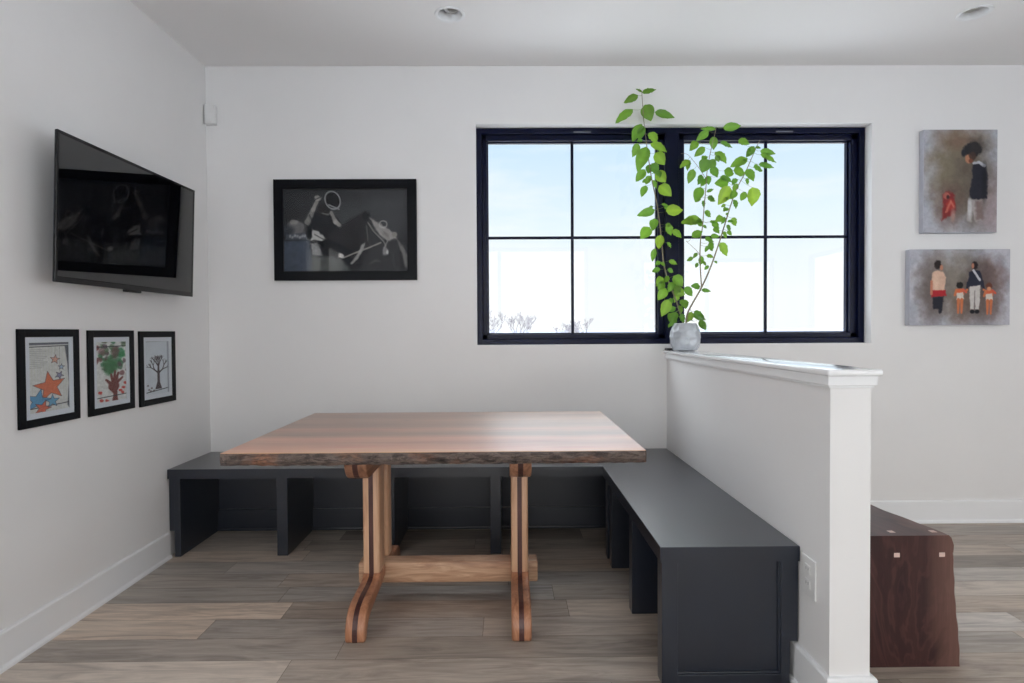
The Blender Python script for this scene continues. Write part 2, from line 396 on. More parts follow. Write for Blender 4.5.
# floor: planks laid along x, each with its own tone; two pale planks near the left wall as laid in the place
def floor():
    W = 0.15; gap = 0.0007; V = []; F = []; Ccol = []
    def plank(x0, x1, y0, y1, c):
        i = len(V); V.extend([(x0 + gap, y0 + gap, 0), (x1 - gap, y0 + gap, 0), (x1 - gap, y1 - gap, 0), (x0 + gap, y1 - gap, 0)])
        F.append((i, i + 1, i + 2, i + 3)); Ccol.append(c)
    r0 = 2.523; k0 = int(math.floor((YF - r0) / W)); r = random.Random(21)
    for k in range(k0, 8):
        y0 = r0 + (k) * W - W; y1 = y0 + W
        if y0 > YB: break
        y1 = min(y1, YB); x = XL
        fixed = {0: [(-0.93, (.93, .3, .05)), (0.25, (.38, .7, .3))], -1: [(-1.19, (.86, .55, .0)), (-.1, (.4, .15, .7)), (1.1, (.5, .2, .4))], -2: [(-.62, (.42, .9, .6))],
                 1: [(-1.0, (.3, .4, .8)), (.2, (.36, .8, .9))]}.get(k, [])
        for (xe, c) in fixed: plank(x, xe, y0, y1, c); x = xe
        first = not fixed
        while x < XR:
            L = r.uniform(.9, 1.5) if not first else r.uniform(.3, 1.3); first = False
            xe = min(x + L, XR); tone = min(1, max(0, r.gauss(.48, .17)))
            plank(x, xe, y0, y1, (tone, r.random(), r.random())); x = xe
    me = bpy.data.meshes.new('floor'); n = len(V)
    V += [(XL - TH, YF - TH, -.002), (XR + TH, YF - TH, -.002), (XR + TH, YB + TH, -.002), (XL - TH, YB + TH, -.002), (XL - TH, YF - TH, -.08), (XR + TH, YF - TH, -.08), (XR + TH, YB + TH, -.08), (XL - TH, YB + TH, -.08)]
    B = [(n, n + 1, n + 2, n + 3), (n + 7, n + 6, n + 5, n + 4)] + [(n + i, n + 4 + i, n + 4 + (i + 1) % 4, n + (i + 1) % 4) for i in range(4)]
    me.from_pydata(V, [], F + B)
    at = me.color_attributes.new('plank', 'FLOAT_COLOR', 'CORNER'); dat = []
    for c in Ccol: dat += [*c, 1] * 4
    dat += [.5, .5, .5, 1] * (len(at.data) - 4 * len(Ccol)); at.data.foreach_set('color', dat)
    me.materials.append(M['floor']); me.materials.append(M['seam'])
    for i, p in enumerate(me.polygons):
        if i >= len(F): p.material_index = 1
    o = bpy.data.objects.new('floor', me); COL.objects.link(o); struct(o)
floor()

def base_prof(sx=1):
    """baseboard section (out, z): flat board with an eased top and a quarter-round shoe"""
    return [(0, 0), (.026, 0), (.0255, .008), (.022, .014), (.016, .017), (.015, .02), (.015, BB - .006), (.012, BB - .001), (.009, BB), (0, BB)]
def baseboard(name, axis, pos, sgn, a, b):
    m = MB()
    if axis == 0: m.prism([(pos + sgn * q[0], q[1]) for q in base_prof()], 1, a, b)       # runs along y: (x,z) outline
    else: m.prism([(pos + sgn * q[0], q[1]) for q in base_prof()], 0, a, b)               # runs along x: (y,z) outline
    return struct(m.build(name, M['trim']))
baseboard('baseboard_left', 0, XL, 1, YF, 3.036)
# half wall between the bench and the rest of the room
PX0, PX1, PY0 = 0.957, 1.078, 1.722
PZ = 0.995
struct(MB().box(PX0, PX1, PY0, YB, 0, PZ).build('wall_middle', M['wall']))
baseboard('baseboard_back', 1, YB, -1, PX1 + .026, XR)
def half_wall_base():
    pr = base_prof(); bm = bmesh.new(); rings = []
    path = [((PX0, 1.93), (-1, 0)), ((PX0, PY0), (-1, -1)), ((PX1, PY0), (1, -1)), ((PX1, YB), (1, 0))]
    for (p, d) in path: rings.append([bm.verts.new((p[0] + d[0] * q[0], p[1] + d[1] * q[0], q[1])) for q in pr])
    for A, B in zip(rings, rings[1:]):
        for i in range(len(pr)): bm.faces.new((A[i], A[(i + 1) % len(pr)], B[(i + 1) % len(pr)], B[i]))
    bm.faces.new(rings[0]); bm.faces.new(rings[-1][::-1]); bmesh.ops.recalc_face_normals(bm, faces=bm.faces[:])
    m = MB(); m._join(bm); return struct(m.build('baseboard_middle', M['trim']))
half_wall_base()
# cap of the half wall: bullnosed board over a two-step moulding
CX0, CX1, CY0, CZ = 0.935, 1.098, 1.692, 1.051
def cap():
    m = MB()
    m.box(CX0, CX1, CY0, YB, CZ - .02, CZ, .007, 3)
    o = struct(m.build('trim_1', M['cap'], smooth=35))
    pr = [(0, 0), (.0055, 0), (.006, .001), (.006, .0065), (.0115, .0075), (.0125, .009), (.0125, .036), (0, .036)]
    bm = bmesh.new(); rings = []
    for (p, d) in [((PX0, YB), (-1, 0)), ((PX0, PY0), (-1, -1)), ((PX1, PY0), (1, -1)), ((PX1, YB), (1, 0))]:
        rings.append([bm.verts.new((p[0] + d[0] * q[0], p[1] + d[1] * q[0], PZ + q[1])) for q in pr])
    for A, B in zip(rings, rings[1:]):
        for i in range(len(pr)): bm.faces.new((A[i], A[(i + 1) % len(pr)], B[(i + 1) % len(pr)], B[i]))
    bm.faces.new(rings[0]); bm.faces.new(rings[-1][::-1]); bmesh.ops.recalc_face_normals(bm, faces=bm.faces[:])
    m = MB(); m._join(bm); struct(m.build('trim_2', M['trim']))
cap()

# ------------------------------------------------------------------ back window: two fixed lights in one navy-black frame
def window():
    y0, y1 = YB + .068, YB + .175
    f = MB(); fw = .034; cx = (0.929 + 1.09) / 2
    f.box(WX0, WX0 + fw, y0, y1, WZ0, WZ1, .003); f.box(WX1 - fw, WX1, y0, y1, WZ0, WZ1, .003)
    f.box(WX0, WX1, y0 + .0005, y1, WZ1 - fw, WZ1, .003); f.box(WX0, WX1, y0 + .0005, y1, WZ0, WZ0 + fw, .003)
    f.box(cx - .042, cx + .042, y0 + .001, y1, WZ0 + .01, WZ1 - .01, .003)
    root = struct(f.build('window_1', M['winframe'])); AT[root] = (0, 0, 0)
    for (a, b, g0, g1, lx) in ((WX0 + fw, cx - .042, -.117, .929, .41), (cx + .042, WX1 - fw, 1.09, 2.112, 1.64)):
        s = MB(); ya, yb = y0 + .022, y1 - .012; z0, z1, h0, h1 = WZ0 + fw, WZ1 - fw, 1.15, 2.328
        for q in ((a, g0, z0, z1), (g1, b, z0, z1), (a, b, z0, h0), (a, b, h1, z1)): s.box(q[0], q[1], ya, yb, q[2], q[3], .003)
        # bead round the glass
        e = .008
        for q in ((g0 - .002, g0 + e, h0, h1), (g1 - e, g1 + .002, h0, h1), (g0, g1, h0 - .002, h0 + e), (g0, g1, h1 - e, h1 + .002)): s.box(q[0], q[1], ya + .028, yb - .02, q[2], q[3], .002)
        so = s.build('sash', M['winframe'], root)
        p = MB(); p.box(g0 - .004, g1 + .004, ya + .036, ya + .042, h0 - .004, h1 + .004); p.build('pane', M['glass'], so)
        mx, mz = (g0 + g1) / 2, (h0 + h1) / 2 + .003
        q = MB(); q.box(mx - .009, mx + .009, ya + .022, ya + .0355, h0, h1, .003); q.build('muntin', M['winframe'], so)
        q = MB(); q.box(g0, g1, ya + .0225, ya + .0355, mz - .009, mz + .009, .003); q.build('muntin', M['winframe'], so)
        q = MB(); q.box(lx, lx + .105, y0 - .006, y0, WZ1 - .03, WZ1 - .022, .002); q.build('latch', M['latch'], root)
window()
def plain_window(name, axis, pos, thick, hole, bars):
    b0, b1, c0, c1 = hole; m = MB(); d0, d1 = sorted((pos + thick * .45, pos + thick * .8)); w = .06
    def put(mm, p0, p1, q0, q1, e0, e1):
        if axis == 1: mm.box(p0, p1, e0, e1, q0, q1)
        else: mm.box(e0, e1, p0, p1, q0, q1)
    put(m, b0, b0 + w, c0, c1, d0, d1); put(m, b1 - w, b1, c0, c1, d0, d1); put(m, b0, b1, c0, c0 + w, d0, d1); put(m, b0, b1, c1 - w, c1, d0, d1)
    for k in range(1, bars): x = b0 + (b1 - b0) * k / bars; put(m, x - w / 2, x + w / 2, c0, c1, d0, d1)
    root = struct(m.build(name, M['winframe'])); AT[root] = (0, 0, 0)
    p = MB(); mid = (d0 + d1) / 2; put(p, b0 + .01, b1 - .01, c0 + .01, c1 - .01, mid - .003, mid + .003); p.build('pane', M['glass'], root)
plain_window('window_2', 0, XL, -TH, LW, 2)
plain_window('unseen_window_3', 1, YF, -TH, FW[0], 2)  # unseen, added behind the camera and sized for the daylight it admits
plain_window('unseen_window_4', 1, YF, -TH, FW[1], 2)  # unseen too, added small so less light reaches the right side
plain_window('unseen_window_5', 0, XR, TH, RW, 2)  # unseen, added and enlarged to brighten the left wall

# ------------------------------------------------------------------ corner bench
def bench():
    t = thing('corner_bench', 'charcoal painted L-shaped built-in bench with open bays around the table', 'bench', (-.4, 3.27, 0))
    zt, th = .46, .05; yf, xf, ye = 3.04, .497, 1.893
    XL, PX0, YB = globals()['XL'] + .003, globals()['PX0'] - .003, globals()['YB'] - .003
    m = MB()
    bm = bmesh.new(); pl = [(XL, yf), (xf, yf), (xf, ye), (PX0, ye), (PX0, YB), (XL, YB)]
    lo = [bm.verts.new((x, y, zt - .0495)) for x, y in pl]; hi = [bm.verts.new((x, y, zt)) for x, y in pl]
    bm.faces.new(lo); bm.faces.new(hi)
    for i in range(6): bm.faces.new((lo[i], lo[(i + 1) % 6], hi[(i + 1) % 6], hi[i]))
    bmesh.ops.recalc_face_normals(bm, faces=bm.faces[:])
    bmesh.ops.bevel(bm, geom=[e for e in bm.edges if all(v.co.z > zt - .001 for v in e.verts)], offset=.002, segments=2, profile=.5, affect='EDGES')
    m._join(bm); m.build('seat', M['bench'], t)
    # dividers under the back run
    y1 = YB - .03
    for x in (-1.737, -1.180, -.622, -.065):
        d = MB()
        if x < -1.7: d.prism([(yf + .012, .0), (y1, 0), (y1, zt - .05), (yf + .012, zt - .05)], 0, XL + .027, x + .028, .0015); d.box(XL + .002, XL + .028, yf + .012, yf + .03, BB + .002, zt - .05)
        else: d.box(x - .028, x + .028, yf + .012, y1, 0, zt - .05, .0015)
        d.build('divider', M['bench'], t)
    # dividers under the side run
    x1 = PX0 - .03
    for y in (3.00, 2.88, 2.415):
        w = .028
        MB().box(xf + .012, x1 if y < 2.95 else xf + .05, y - w, y + w, 0, zt - .05, .0015).build('divider', M['bench'], t)
    # back panels with a painted base ledge
    b = MB(); b.box(XL + .03, PX0 - .002, YB - .03, YB - .002, 0, zt - .05); b.box(XL + .03, PX0 - .03, YB - .046, YB - .028, 0, .126, .004); b.box(XL + .03, PX0 - .03, YB - .056, YB - .044, 0, .018, .006)
    b.build('back_panel', M['bench'], t)
    b = MB(); b.box(PX0 - .03, PX0 - .002, ye + .06, YB - .03, 0, zt - .05); b.box(PX0 - .046, PX0 - .028, ye + .06, YB - .03, 0, .126, .004)
    b.build('back_panel', M['bench'], t)
    # framed end panel facing the room
    e = MB(); a, c = xf + .006, PX0 - .002; yy = ye + .006
    e.box(a + .004, c - .028, yy + .014, yy + .05, 0, zt - .05)
    e.box(a, a + .053, yy, yy + .056, 0, zt - .05, .0015)
    e.box(c - .056, c, yy, yy + .05, BB + .01, zt - .05, .0015); e.box(c - .056, c - .027, yy, yy + .05, 0, BB + .012, .0015)
    e.box(a + .05, c - .05, yy + .0005, yy + .04, .0, .034, .0015)
    e.box(a + .05, c - .05, yy + .006, yy + .04, .034, .04, .002)
    e.box(c - .062, c - .054, yy + .006, yy + .04, .03, zt - .05, .002)
    e.build('end_panel', M['bench'], t)
bench()

# ------------------------------------------------------------------ trestle table
def table():
    t = thing('trestle_table', 'live-edge wooden table on striped trestle legs in front of the bench', 'table', (-.25, 2.50, 0))
    X0, X1, Y0, Y1, Z1, TK = -.980, .475, 1.985, 2.985, .757, .041
    r = random.Random(5); n = 150
    xs = [X0 + (X1 - X0) * i / n for i in range(n + 1)]
    nz = lambda x, s, k: float(fbm(np.array([x + 10.]), np.array([k * 1.7]), s, 60 + k)[0]) - .5
    # top slab
    bm = bmesh.new(); prof = []
    for x in xs:
        yf = Y0 + .012 + .006 * nz(x, 5, 1)
        e = .003
        prof.append([bm.verts.new(p) for p in ((x, yf, Z1 - TK), (x, yf, Z1 - .001), (x, yf + .002, Z1), (x, Y1 - e, Z1), (x, Y1, Z1 - e), (x, Y1, Z1 - TK + e), (x, Y1 - e, Z1 - TK))])
    for A, B in zip(prof, prof[1:]):
        for i in range(7): bm.faces.new((A[i], A[(i + 1) % 7], B[(i + 1) % 7], B[i]))
    bm.faces.new(prof[0]); bm.faces.new(prof[-1][::-1]); bmesh.ops.recalc_face_normals(bm, faces=bm.faces[:])
    m = MB(); m._join(bm); top = m.build('tabletop', M['slab'], t)
    # bark left on the front edge
    bm = bmesh.new(); prof = []; K = 12
    for i, x in enumerate(xs):
        ring = []; edge = min(1, (x - X0) / .03, (X1 - x) / .012 + .35)
        for k in range(K):
            s = k / (K - 1); a = math.pi * (s - .5)
            out = (.010 + .014 * math.cos(a) + .012 * nz(x, 9, 2) + .014 * nz(x + s * .13, 28, 3 + k % 4) + .007 * nz(x - s * .4, 70, 9 + k)) * max(edge, .15)
            zz = Z1 - .0015 - s * (TK - .002) + (-.006 * nz(x, 12, 17) - .004 * (nz(x, 40, 18)) if k == K - 1 else (.003 * nz(x, 30, 19) if k else 0))
            ring.append(bm.verts.new((x, Y0 + .0125 + .006 * nz(x, 5, 1) - max(out, .001) * (1 if k else .45), zz)))
        ring.append(bm.verts.new((x, Y0 + .03, Z1 - TK - .001 - .003 * abs(nz(x, 12, 17))))); ring.append(bm.verts.new((x, Y0 + .03, Z1 - .0035)))
        prof.append(ring)
    L = K + 2
    for A, B in zip(prof, prof[1:]):
        for i in range(L): bm.faces.new((A[i], A[(i + 1) % L], B[(i + 1) % L], B[i]))
    bm.faces.new(prof[0]); bm.faces.new(prof[-1][::-1]); bmesh.ops.recalc_face_normals(bm, faces=bm.faces[:])
    m = MB(); m._join(bm); m.build('live_edge', M['bark'], top)['label'] = 'dark bark left along the front edge'
    ym = 2.60; w = .0355
    for xc in (-.577, .049):
        # bearer under the top with rounded ends
        yA, yB, zt, zb = 2.20, 2.95, Z1 - TK, Z1 - TK - .114
        def bo(g):
            pts = []
            for k in range(9): a = math.pi / 2 * k / 8; pts.append((yA + .07 - (.07 + g) * math.cos(a), zt - .034 - (.08 + g) * math.sin(a)))
            left = [(yA - g, zt)] + pts
            right = [(yA + yB - y, z) for y, z in left][::-1]
            return left + right
        b = MB().prism(bo(0), 0, xc - .042, xc + .042, .008, 3).build('bearer', M['bearer'], t, smooth=40)
        MB().prism(bo(.0012), 0, xc - .010, xc + .010).build('inlay', M['inlay'], b)
        for sg in (-1, 1):
            yc = ym + sg * (.094 if sg < 0 else .08); hy = .051 if sg < 0 else .037
            g = MB().box(xc - w, xc + w, yc - hy, yc + hy, .146, zb + .02, .010, 3).build('leg', M['post'], t, smooth=40)
            MB().box(xc - .0095, xc + .0095, yc - hy - .0012, yc + hy + .0012, .147, zb + .018).build('inlay', M['inlay'], g)
            # swept foot: an arched limb running out from the post and dropping to a rounded toe
            def foot(gr):
                top = [(.051, .15), (.057, .142), (.068, .136), (.09, .131), (.111, .1285), (.145, .1275), (.18, .1265), (.205, .125), (.225, .122), (.247, .118), (.265, .112), (.279, .104), (.291, .094), (.301, .081), (.308, .067), (.313, .052), (.315, .035), (.315, .012), (.312, .004), (.305, 0)]
                bot = [(.288, 0), (.281, .004), (.276, .016), (.270, .032), (.258, .047), (.24, .058), (.22, .065), (.195, .070), (.16, .0745), (.13, .078), (.1, .0805), (.07, .083), (.03, .088), (0, .093), (-.03, .097), (-.051, .10), (-.051, .15)]
                k = 1.06 if sg < 0 else .78
                q = [((d - .051 + hy) if abs(d) >= .051 and d > 0 else max(d, -hy), z) for d, z in top + bot]; n = len(q); out = []
                for i_, (d, z) in enumerate(q):
                    if gr:
                        a_, b_ = q[i_ - 1], q[(i_ + 1) % n]; tx, tz = b_[0] - a_[0], b_[1] - a_[1]; l = math.hypot(tx, tz) or 1
                        d, z = d - tz / l * gr, z + tx / l * gr
                    if d > hy: d = hy + (d - hy) * k
                    out.append((yc + sg * d, max(z, 0)))
                return out
            pl = foot(0)
            f = MB().prism(pl, 0, xc - .038, xc + .038, .009, 3).build('foot', M['foot'], t, smooth=40)
            MB().prism(foot(.0012), 0, xc - .0095, xc + .0095).build('inlay', M['inlay'], f)
    MB().box(-.659, .130, ym - .043, ym + .043, .064, .155, .008, 3).build('stretcher', M['stretch'], t, smooth=40)
table()

# ------------------------------------------------------------------ walnut waterfall bench beyond the half wall
def walnut():
    t = thing('waterfall_bench', 'dark walnut waterfall bench with pale pegs beyond the half wall', 'bench', (1.34, 2.55, 0))
    y0, y1, zt, th = 1.99, 3.10, .457, .06; n = 40
    def edge(s): return 1.530 - .055 * min(1, s * 2.6) + .004 * math.sin(s * 19) + .002 * math.sin(s * 43)
    bm = bmesh.new(); rings = []
    for i in range(n + 1):
        s = i / n; y = y0 + (y1 - y0) * s; xe = edge(s); xl = 1.135 + .006 * math.sin(s * 15)
        rings.append([bm.verts.new(p) for p in ((xl, y, zt - th), (xl - .004, y, zt - .03), (xl, y, zt), (xe - .012, y, zt), (xe - .003, y, zt - .008), (xe + .006, y, zt - .034), (xe + .004, y, zt - th))])
    for A, B in zip(rings, rings[1:]):
        for k in range(7): bm.faces.new((A[k], A[(k + 1) % 7], B[(k + 1) % 7], B[k]))
    bm.faces.new(rings[0]); bm.faces.new(rings[-1][::-1]); bmesh.ops.recalc_face_normals(bm, faces=bm.faces[:])
    m = MB(); m._join(bm); top = m.build('seat', M['walnut'], t)
    for (ya, yb, sg) in ((y0, y0 + th, 1), (y1 - th, y1, -1)):
        bm = bmesh.new(); rings = []; N = 30
        for i in range(N + 1):
            s = i / N; z = (zt - th) * (1 - s); ex = (1.542 if sg > 0 else 1.489) + .030 * s + .0015 * math.sin(s * 9 + 1) + .0012 * math.sin(s * 31)
            rings.append([bm.verts.new(p) for p in ((1.135, ya, z), (ex - .012, ya, z), (ex - .003, ya + .01, z), (ex + .008 + .0012 * math.sin(s * 50), (ya + yb) / 2, z), (ex + .002, yb, z), (1.135, yb, z))])
        for A, B in zip(rings, rings[1:]):
            for k in range(6): bm.faces.new((A[k], A[(k + 1) % 6], B[(k + 1) % 6], B[k]))
        bm.faces.new(rings[0]); bm.faces.new(rings[-1][::-1]); bmesh.ops.recalc_face_normals(bm, faces=bm.faces[:])
        m = MB(); m._join(bm); p = m.build('end_panel', M['walnut'], t)
        if sg > 0:
            for xp in (1.3385, 1.495):
                MB().box(xp - .0105, xp + .0105, ya - .001, ya + .02, .382, .398, .002).build('peg', M['peg'], p)
    for xp in (1.345, 1.492): MB().box(xp - .0105, xp + .0105, y0 + .03, y0 + .052, zt - .02, zt + .0008, .002).build('peg', M['peg'], top)
walnut()

# ------------------------------------------------------------------ television
def tv():
    t = thing('television', 'black flat television on the left wall, tilted down a little', 'television', (XL, 2.645, 1.646))
    xb, xf, y0, y1, z0, z1 = -1.700, -1.660, 2.183, 3.130, 1.365, 1.927
    m = MB(); m.box(xf - .013, xf - .006, y0, y1, z0, z1, .003, 3); m.box(xb - .012, xf - .010, y0 + .12, y1 - .12, z0 + .06, z1 - .14, .012, 3)
    case = m.build('case', M['tvside'], t)
    b = .011; bz = .022; m = MB()
    m.box(xf - .010, xf, y0 - .0008, y0 + b, z0, z1, .002); m.box(xf - .010, xf, y1 - b, y1 + .0008, z0, z1, .002)
    m.box(xf - .0098, xf, y0, y1, z1 - b, z1 + .0008, .002); m.box(xf - .0098, xf, y0, y1, z0 - .0008, z0 + bz, .002)
    m.build('bezel', M['tvblack'], t)
    MB().box(xf - .008, xf - .002, y0 + .005, y1 - .005, z0 + .01, z1 - .005).build('screen', M['screen'], t)
    MB().box(xf - .026, xf - .003, 2.60, 2.70, z0 - .010, z0 + .002, .003).build('sensor_bar', M['dark'], t)
    t.rotation_euler = (0, R(2.0), 0)
    m = MB(); m.box(XL + .0005, XL + .012, 2.5, 2.79, 1.50, 1.80, .003); m.box(XL + .01, xb + .002, 2.56, 2.585, 1.54, 1.76); m.box(XL + .01, xb + .002, 2.705, 2.73, 1.54, 1.76)
    m.build('wall_mount', M['dark'], t)
tv()

# ------------------------------------------------------------------ pictures
def framed(name, label, group, side, o, ex, ez, w, h, fw, depth, paint, matw, fmat='black'):
    """o: lower left corner on the wall (world), ex: unit vector across, nrm: out of the wall"""
    ex = Vector(ex); up = Vector((0, 0, 1)); nr = Vector(ez); o = Vector(o)
    t = thing(name, label, 'picture', tuple(o + ex * w / 2), group)
    def slab(m, a0, a1, b0, b1, d0, d1, bev=0):
        p, q = o + ex * a0 + nr * d0, o + ex * a1 + nr * d1
        m.box(*sorted((p.x, q.x)), *sorted((p.y, q.y)), o.z + b0, o.z + b1, bev)
    m = MB()
    slab(m, 0, fw, 0, h, .001, depth, .0015); slab(m, w - fw, w, 0, h, .001, depth, .0015)
    slab(m, fw - .001, w - fw + .001, 0, fw, .001, depth - .0002, .0015); slab(m, fw - .001, w - fw + .001, h - fw, h, .001, depth - .0002, .0015)
    m.build('frame', M[fmat], t)
    if matw:
        m = MB(); a, b = fw - .001, matw
        slab(m, a, b, a, h - a, .002, depth * .62); slab(m, w - b, w - a, a, h - a, .002, depth * .62); slab(m, b, w - b, a, b, .002, depth * .62); slab(m, b, w - b, h - b, h - a, .002, depth * .62)
        m.build('mat_board', M['mat'], t)
    a = (matw or fw) - .002
    p0 = o + ex * a + up * (h - a) + nr * (depth * .35)
    paint.build('print', p0, ex * (w - 2 * a), -up * (h - 2 * a), M['print'], t)
    m = MB(); slab(m, fw - .002, w - fw + .002, fw - .002, h - fw + .002, depth * .74, depth * .74 + .002); m.build('glass', M['picture_glass'], t)
    return t

def horse_art():
    P = Paint(718, 475, 300, 200, (42, 43, 46))
    P.ell(560, 150, 330, 150, (66, 67, 70), 160, -8, .8, 60); P.ell(420, 330, 300, 90, (52, 53, 56), 120, 0, .6, 50); P.ell(640, 210, 140, 70, (58, 58, 62), 90, 0, .7, 30)
    # rider
    P.poly([(140, 200), (190, 135), (250, 140), (300, 150), (330, 200), (290, 250), (240, 300), (215, 385), (160, 390), (135, 300)], (30, 31, 35), 14, 1, 8)
    P.ell(238, 120, 34, 36, (34, 33, 34), 8); P.ell(282, 66, 44, 52, (26, 26, 30), 5, -25); P.ring(285, 66, 42, 52, 7, (128, 128, 130), 4, -25); P.line([(262, 92), (322, 118)], 4, (120, 120, 122), 3)
    P.cap(140, 190, 172, 118, 18, 12, (112, 110, 108), 9, .9, 5); P.cap(172, 118, 198, 64, 14, 9, (132, 128, 124), 7, .9, 5); P.ell(200, 54, 20, 15, (148, 143, 138), 7, 20, .8, 5); P.line([(185, 62), (215, 48)], 3, (60, 60, 62)); P.line([(150, 150), (160, 175)], 4, (60, 60, 62), 6)
    P.line([(225, 140), (255, 148), (275, 138)], 5, (96, 95, 95), 5, .8)
    P.cap(276, 135, 300, 190, 9, 13, (125, 122, 120), 7, .9, 4); P.cap(300, 190, 338, 222, 13, 8, (138, 134, 130), 7, .9, 4)
    # second figure at lower left, sleeves and cloth
    P.ell(75, 225, 52, 42, (98, 96, 98), 18, 30, .95, 10); P.ell(60, 190, 22, 14, (130, 126, 124), 10, 0, .7); P.ell(20, 240, 40, 30, (52, 54, 60), 20)
    P.poly([(15, 262), (125, 250), (140, 290), (10, 292)], (70, 74, 82), 8); 
    for k in range(7): P.ell(38 + k * 14, 272 + 5 * math.sin(k * 2), 6, 9, (146, 146, 150), 5, 25, .75, 3)
    P.poly([(0, 300), (150, 292), (170, 475), (0, 475)], (62, 70, 84), 14, .9)
    P.poly([(166, 230), (205, 246), (246, 285), (222, 300), (160, 292)], (164, 162, 160), 8, .95, 8); P.line([(180, 262), (230, 290)], 3, (80, 80, 82), 4)
    P.poly([(158, 315), (190, 310), (215, 345), (220, 385), (165, 380)], (142, 141, 142), 10, .9, 6)
    for k in range(4): P.ring(190, 350, 12 + 8 * k, 10 + 7 * k, 2.5, (72, 72, 76), 4, 20, .7, 4)
    P.poly([(165, 390), (300, 385), (380, 420), (395, 475), (160, 475)], (86, 88, 88), 26, .9, 8)
    # horse
    P.poly([(235, 290), (300, 235), (380, 180), (450, 140), (490, 135), (500, 200), (520, 320), (470, 475), (390, 475), (330, 400), (250, 380)], (38, 38, 41), 22, .95, 8)
    P.poly([(452, 165), (470, 120), (488, 150), (494, 128), (505, 170), (470, 185)], (24, 24, 27), 6)
    P.poly([(495, 160), (560, 190), (640, 255), (690, 330), (715, 400), (718, 475), (430, 475), (480, 350), (490, 250)], (50, 50, 53), 20, .95, 8)
    P.poly([(498, 165), (540, 190), (590, 220), (645, 262), (655, 285), (610, 300), (570, 282), (525, 225)], (142, 138, 135), 12, .9, 7)
    P.ring(575, 205, 22, 20, 6, (150, 148, 145), 4, 0, .8); P.ell(640, 262, 16, 14, (122, 118, 115), 8); P.ell(590, 265, 26, 12, (110, 106, 104), 10, 40, .8, 5)
    P.poly([(655, 295), (690, 330), (712, 380), (718, 455), (700, 450), (680, 370)], (120, 118, 116), 14, .85, 5)
    P.line([(488, 195), (520, 245), (575, 300), (590, 330)], 4, (104, 102, 100), 3); P.line([(480, 215), (486, 300)], 3, (92, 90, 90), 3, .8); P.line([(345, 395), (420, 365), (500, 335), (560, 310)], 4.5, (128, 124, 120), 3, .9); P.line([(560, 230), (600, 300), (580, 340)], 3.5, (128, 126, 124), 3, .8)
    P.poly([(382, 430), (420, 380), (450, 320), (470, 312), (466, 335), (430, 400), (395, 432)], (140, 138, 136), 9, .9, 5)
    P.ell(330, 385, 18, 13, (172, 168, 165), 7, 0, .95, 6); P.ell(585, 360, 16, 22, (132, 130, 130), 9, 0, .8, 6); P.ell(598, 365, 7, 12, (180, 178, 178), 5, 0, .8)
    P.ring(680, 400, 50, 75, 4, (80, 79, 80), 8, 0, .6, 6); P.line([(500, 430), (530, 410), (550, 420)], 4, (84, 82, 82), 6, .7, 4)
    P.mottle(.12, .05); P.C = np.clip((P.C - 45) * 1.15 + 50, 6, 255)
    return P
framed('horse_photograph', 'black framed dark photograph of a rider and horse on back wall', None, None, (-1.373, YB, 1.475), (1, 0, 0), (0, -1, 0), .842, .596, .055, .022, horse_art(), 0)

PAPER = (206, 207, 206)
def star_art():
    P = Paint(188, 350, 110, 200, PAPER); P.mottle(.03, .05)
    for k in range(11): P.line([(8, 36 + k * 9), (60 + 28 * ((k * 37) % 10) / 10, 37 + k * 9)], 1.3, (150, 150, 156), 2, .8)
    for x in range(0, 190, 13): P.line([(x, 20), (x + 4, 350)], .8, (190, 190, 160), 2, .5)
    P.poly([(168, 22), (188, 22), (188, 350), (176, 330), (186, 220), (180, 120)], (70, 74, 84), 6, .95)  # grey at right and along the top: a reflection painted into the print
    P.line([(0, 8), (188, 6)], 7, (80, 84, 94), 4, .9); P.line([(0, 24), (188, 20)], 2, (50, 52, 60), 2); P.line([(0, 326), (188, 316)], 2.2, (40, 40, 48), 2)
    def star(cx, cy, r, col, rot=0, edge=(60, 50, 60)):
        pts = [(cx + (r if k % 2 == 0 else r * .42) * math.sin(R(36 * k + rot)), cy - (r if k % 2 == 0 else r * .42) * math.cos(R(36 * k + rot))) for k in range(10)]
        P.poly(pts, col, 3, .92, 3); P.line(pts + pts[:1], 1.3, edge, 2, .7)
    star(95, 225, 78, (206, 98, 62), -8); star(40, 290, 60, (74, 138, 186), 14); star(60, 328, 40, (206, 92, 66), 20); star(105, 300, 34, (86, 150, 190), 0)
    star(120, 90, 24, (206, 150, 130), 10); star(140, 172, 22, (120, 120, 150), 30); star(150, 130, 16, (150, 175, 205), 5)
    P.line([(122, 20), (120, 66)], 1, (130, 130, 130), 2, .7); P.line([(142, 20), (140, 150)], 1, (130, 130, 130), 2, .7)
    P.mottle(.08, .12, 5); P.C = P.C * .88 + 18; return P
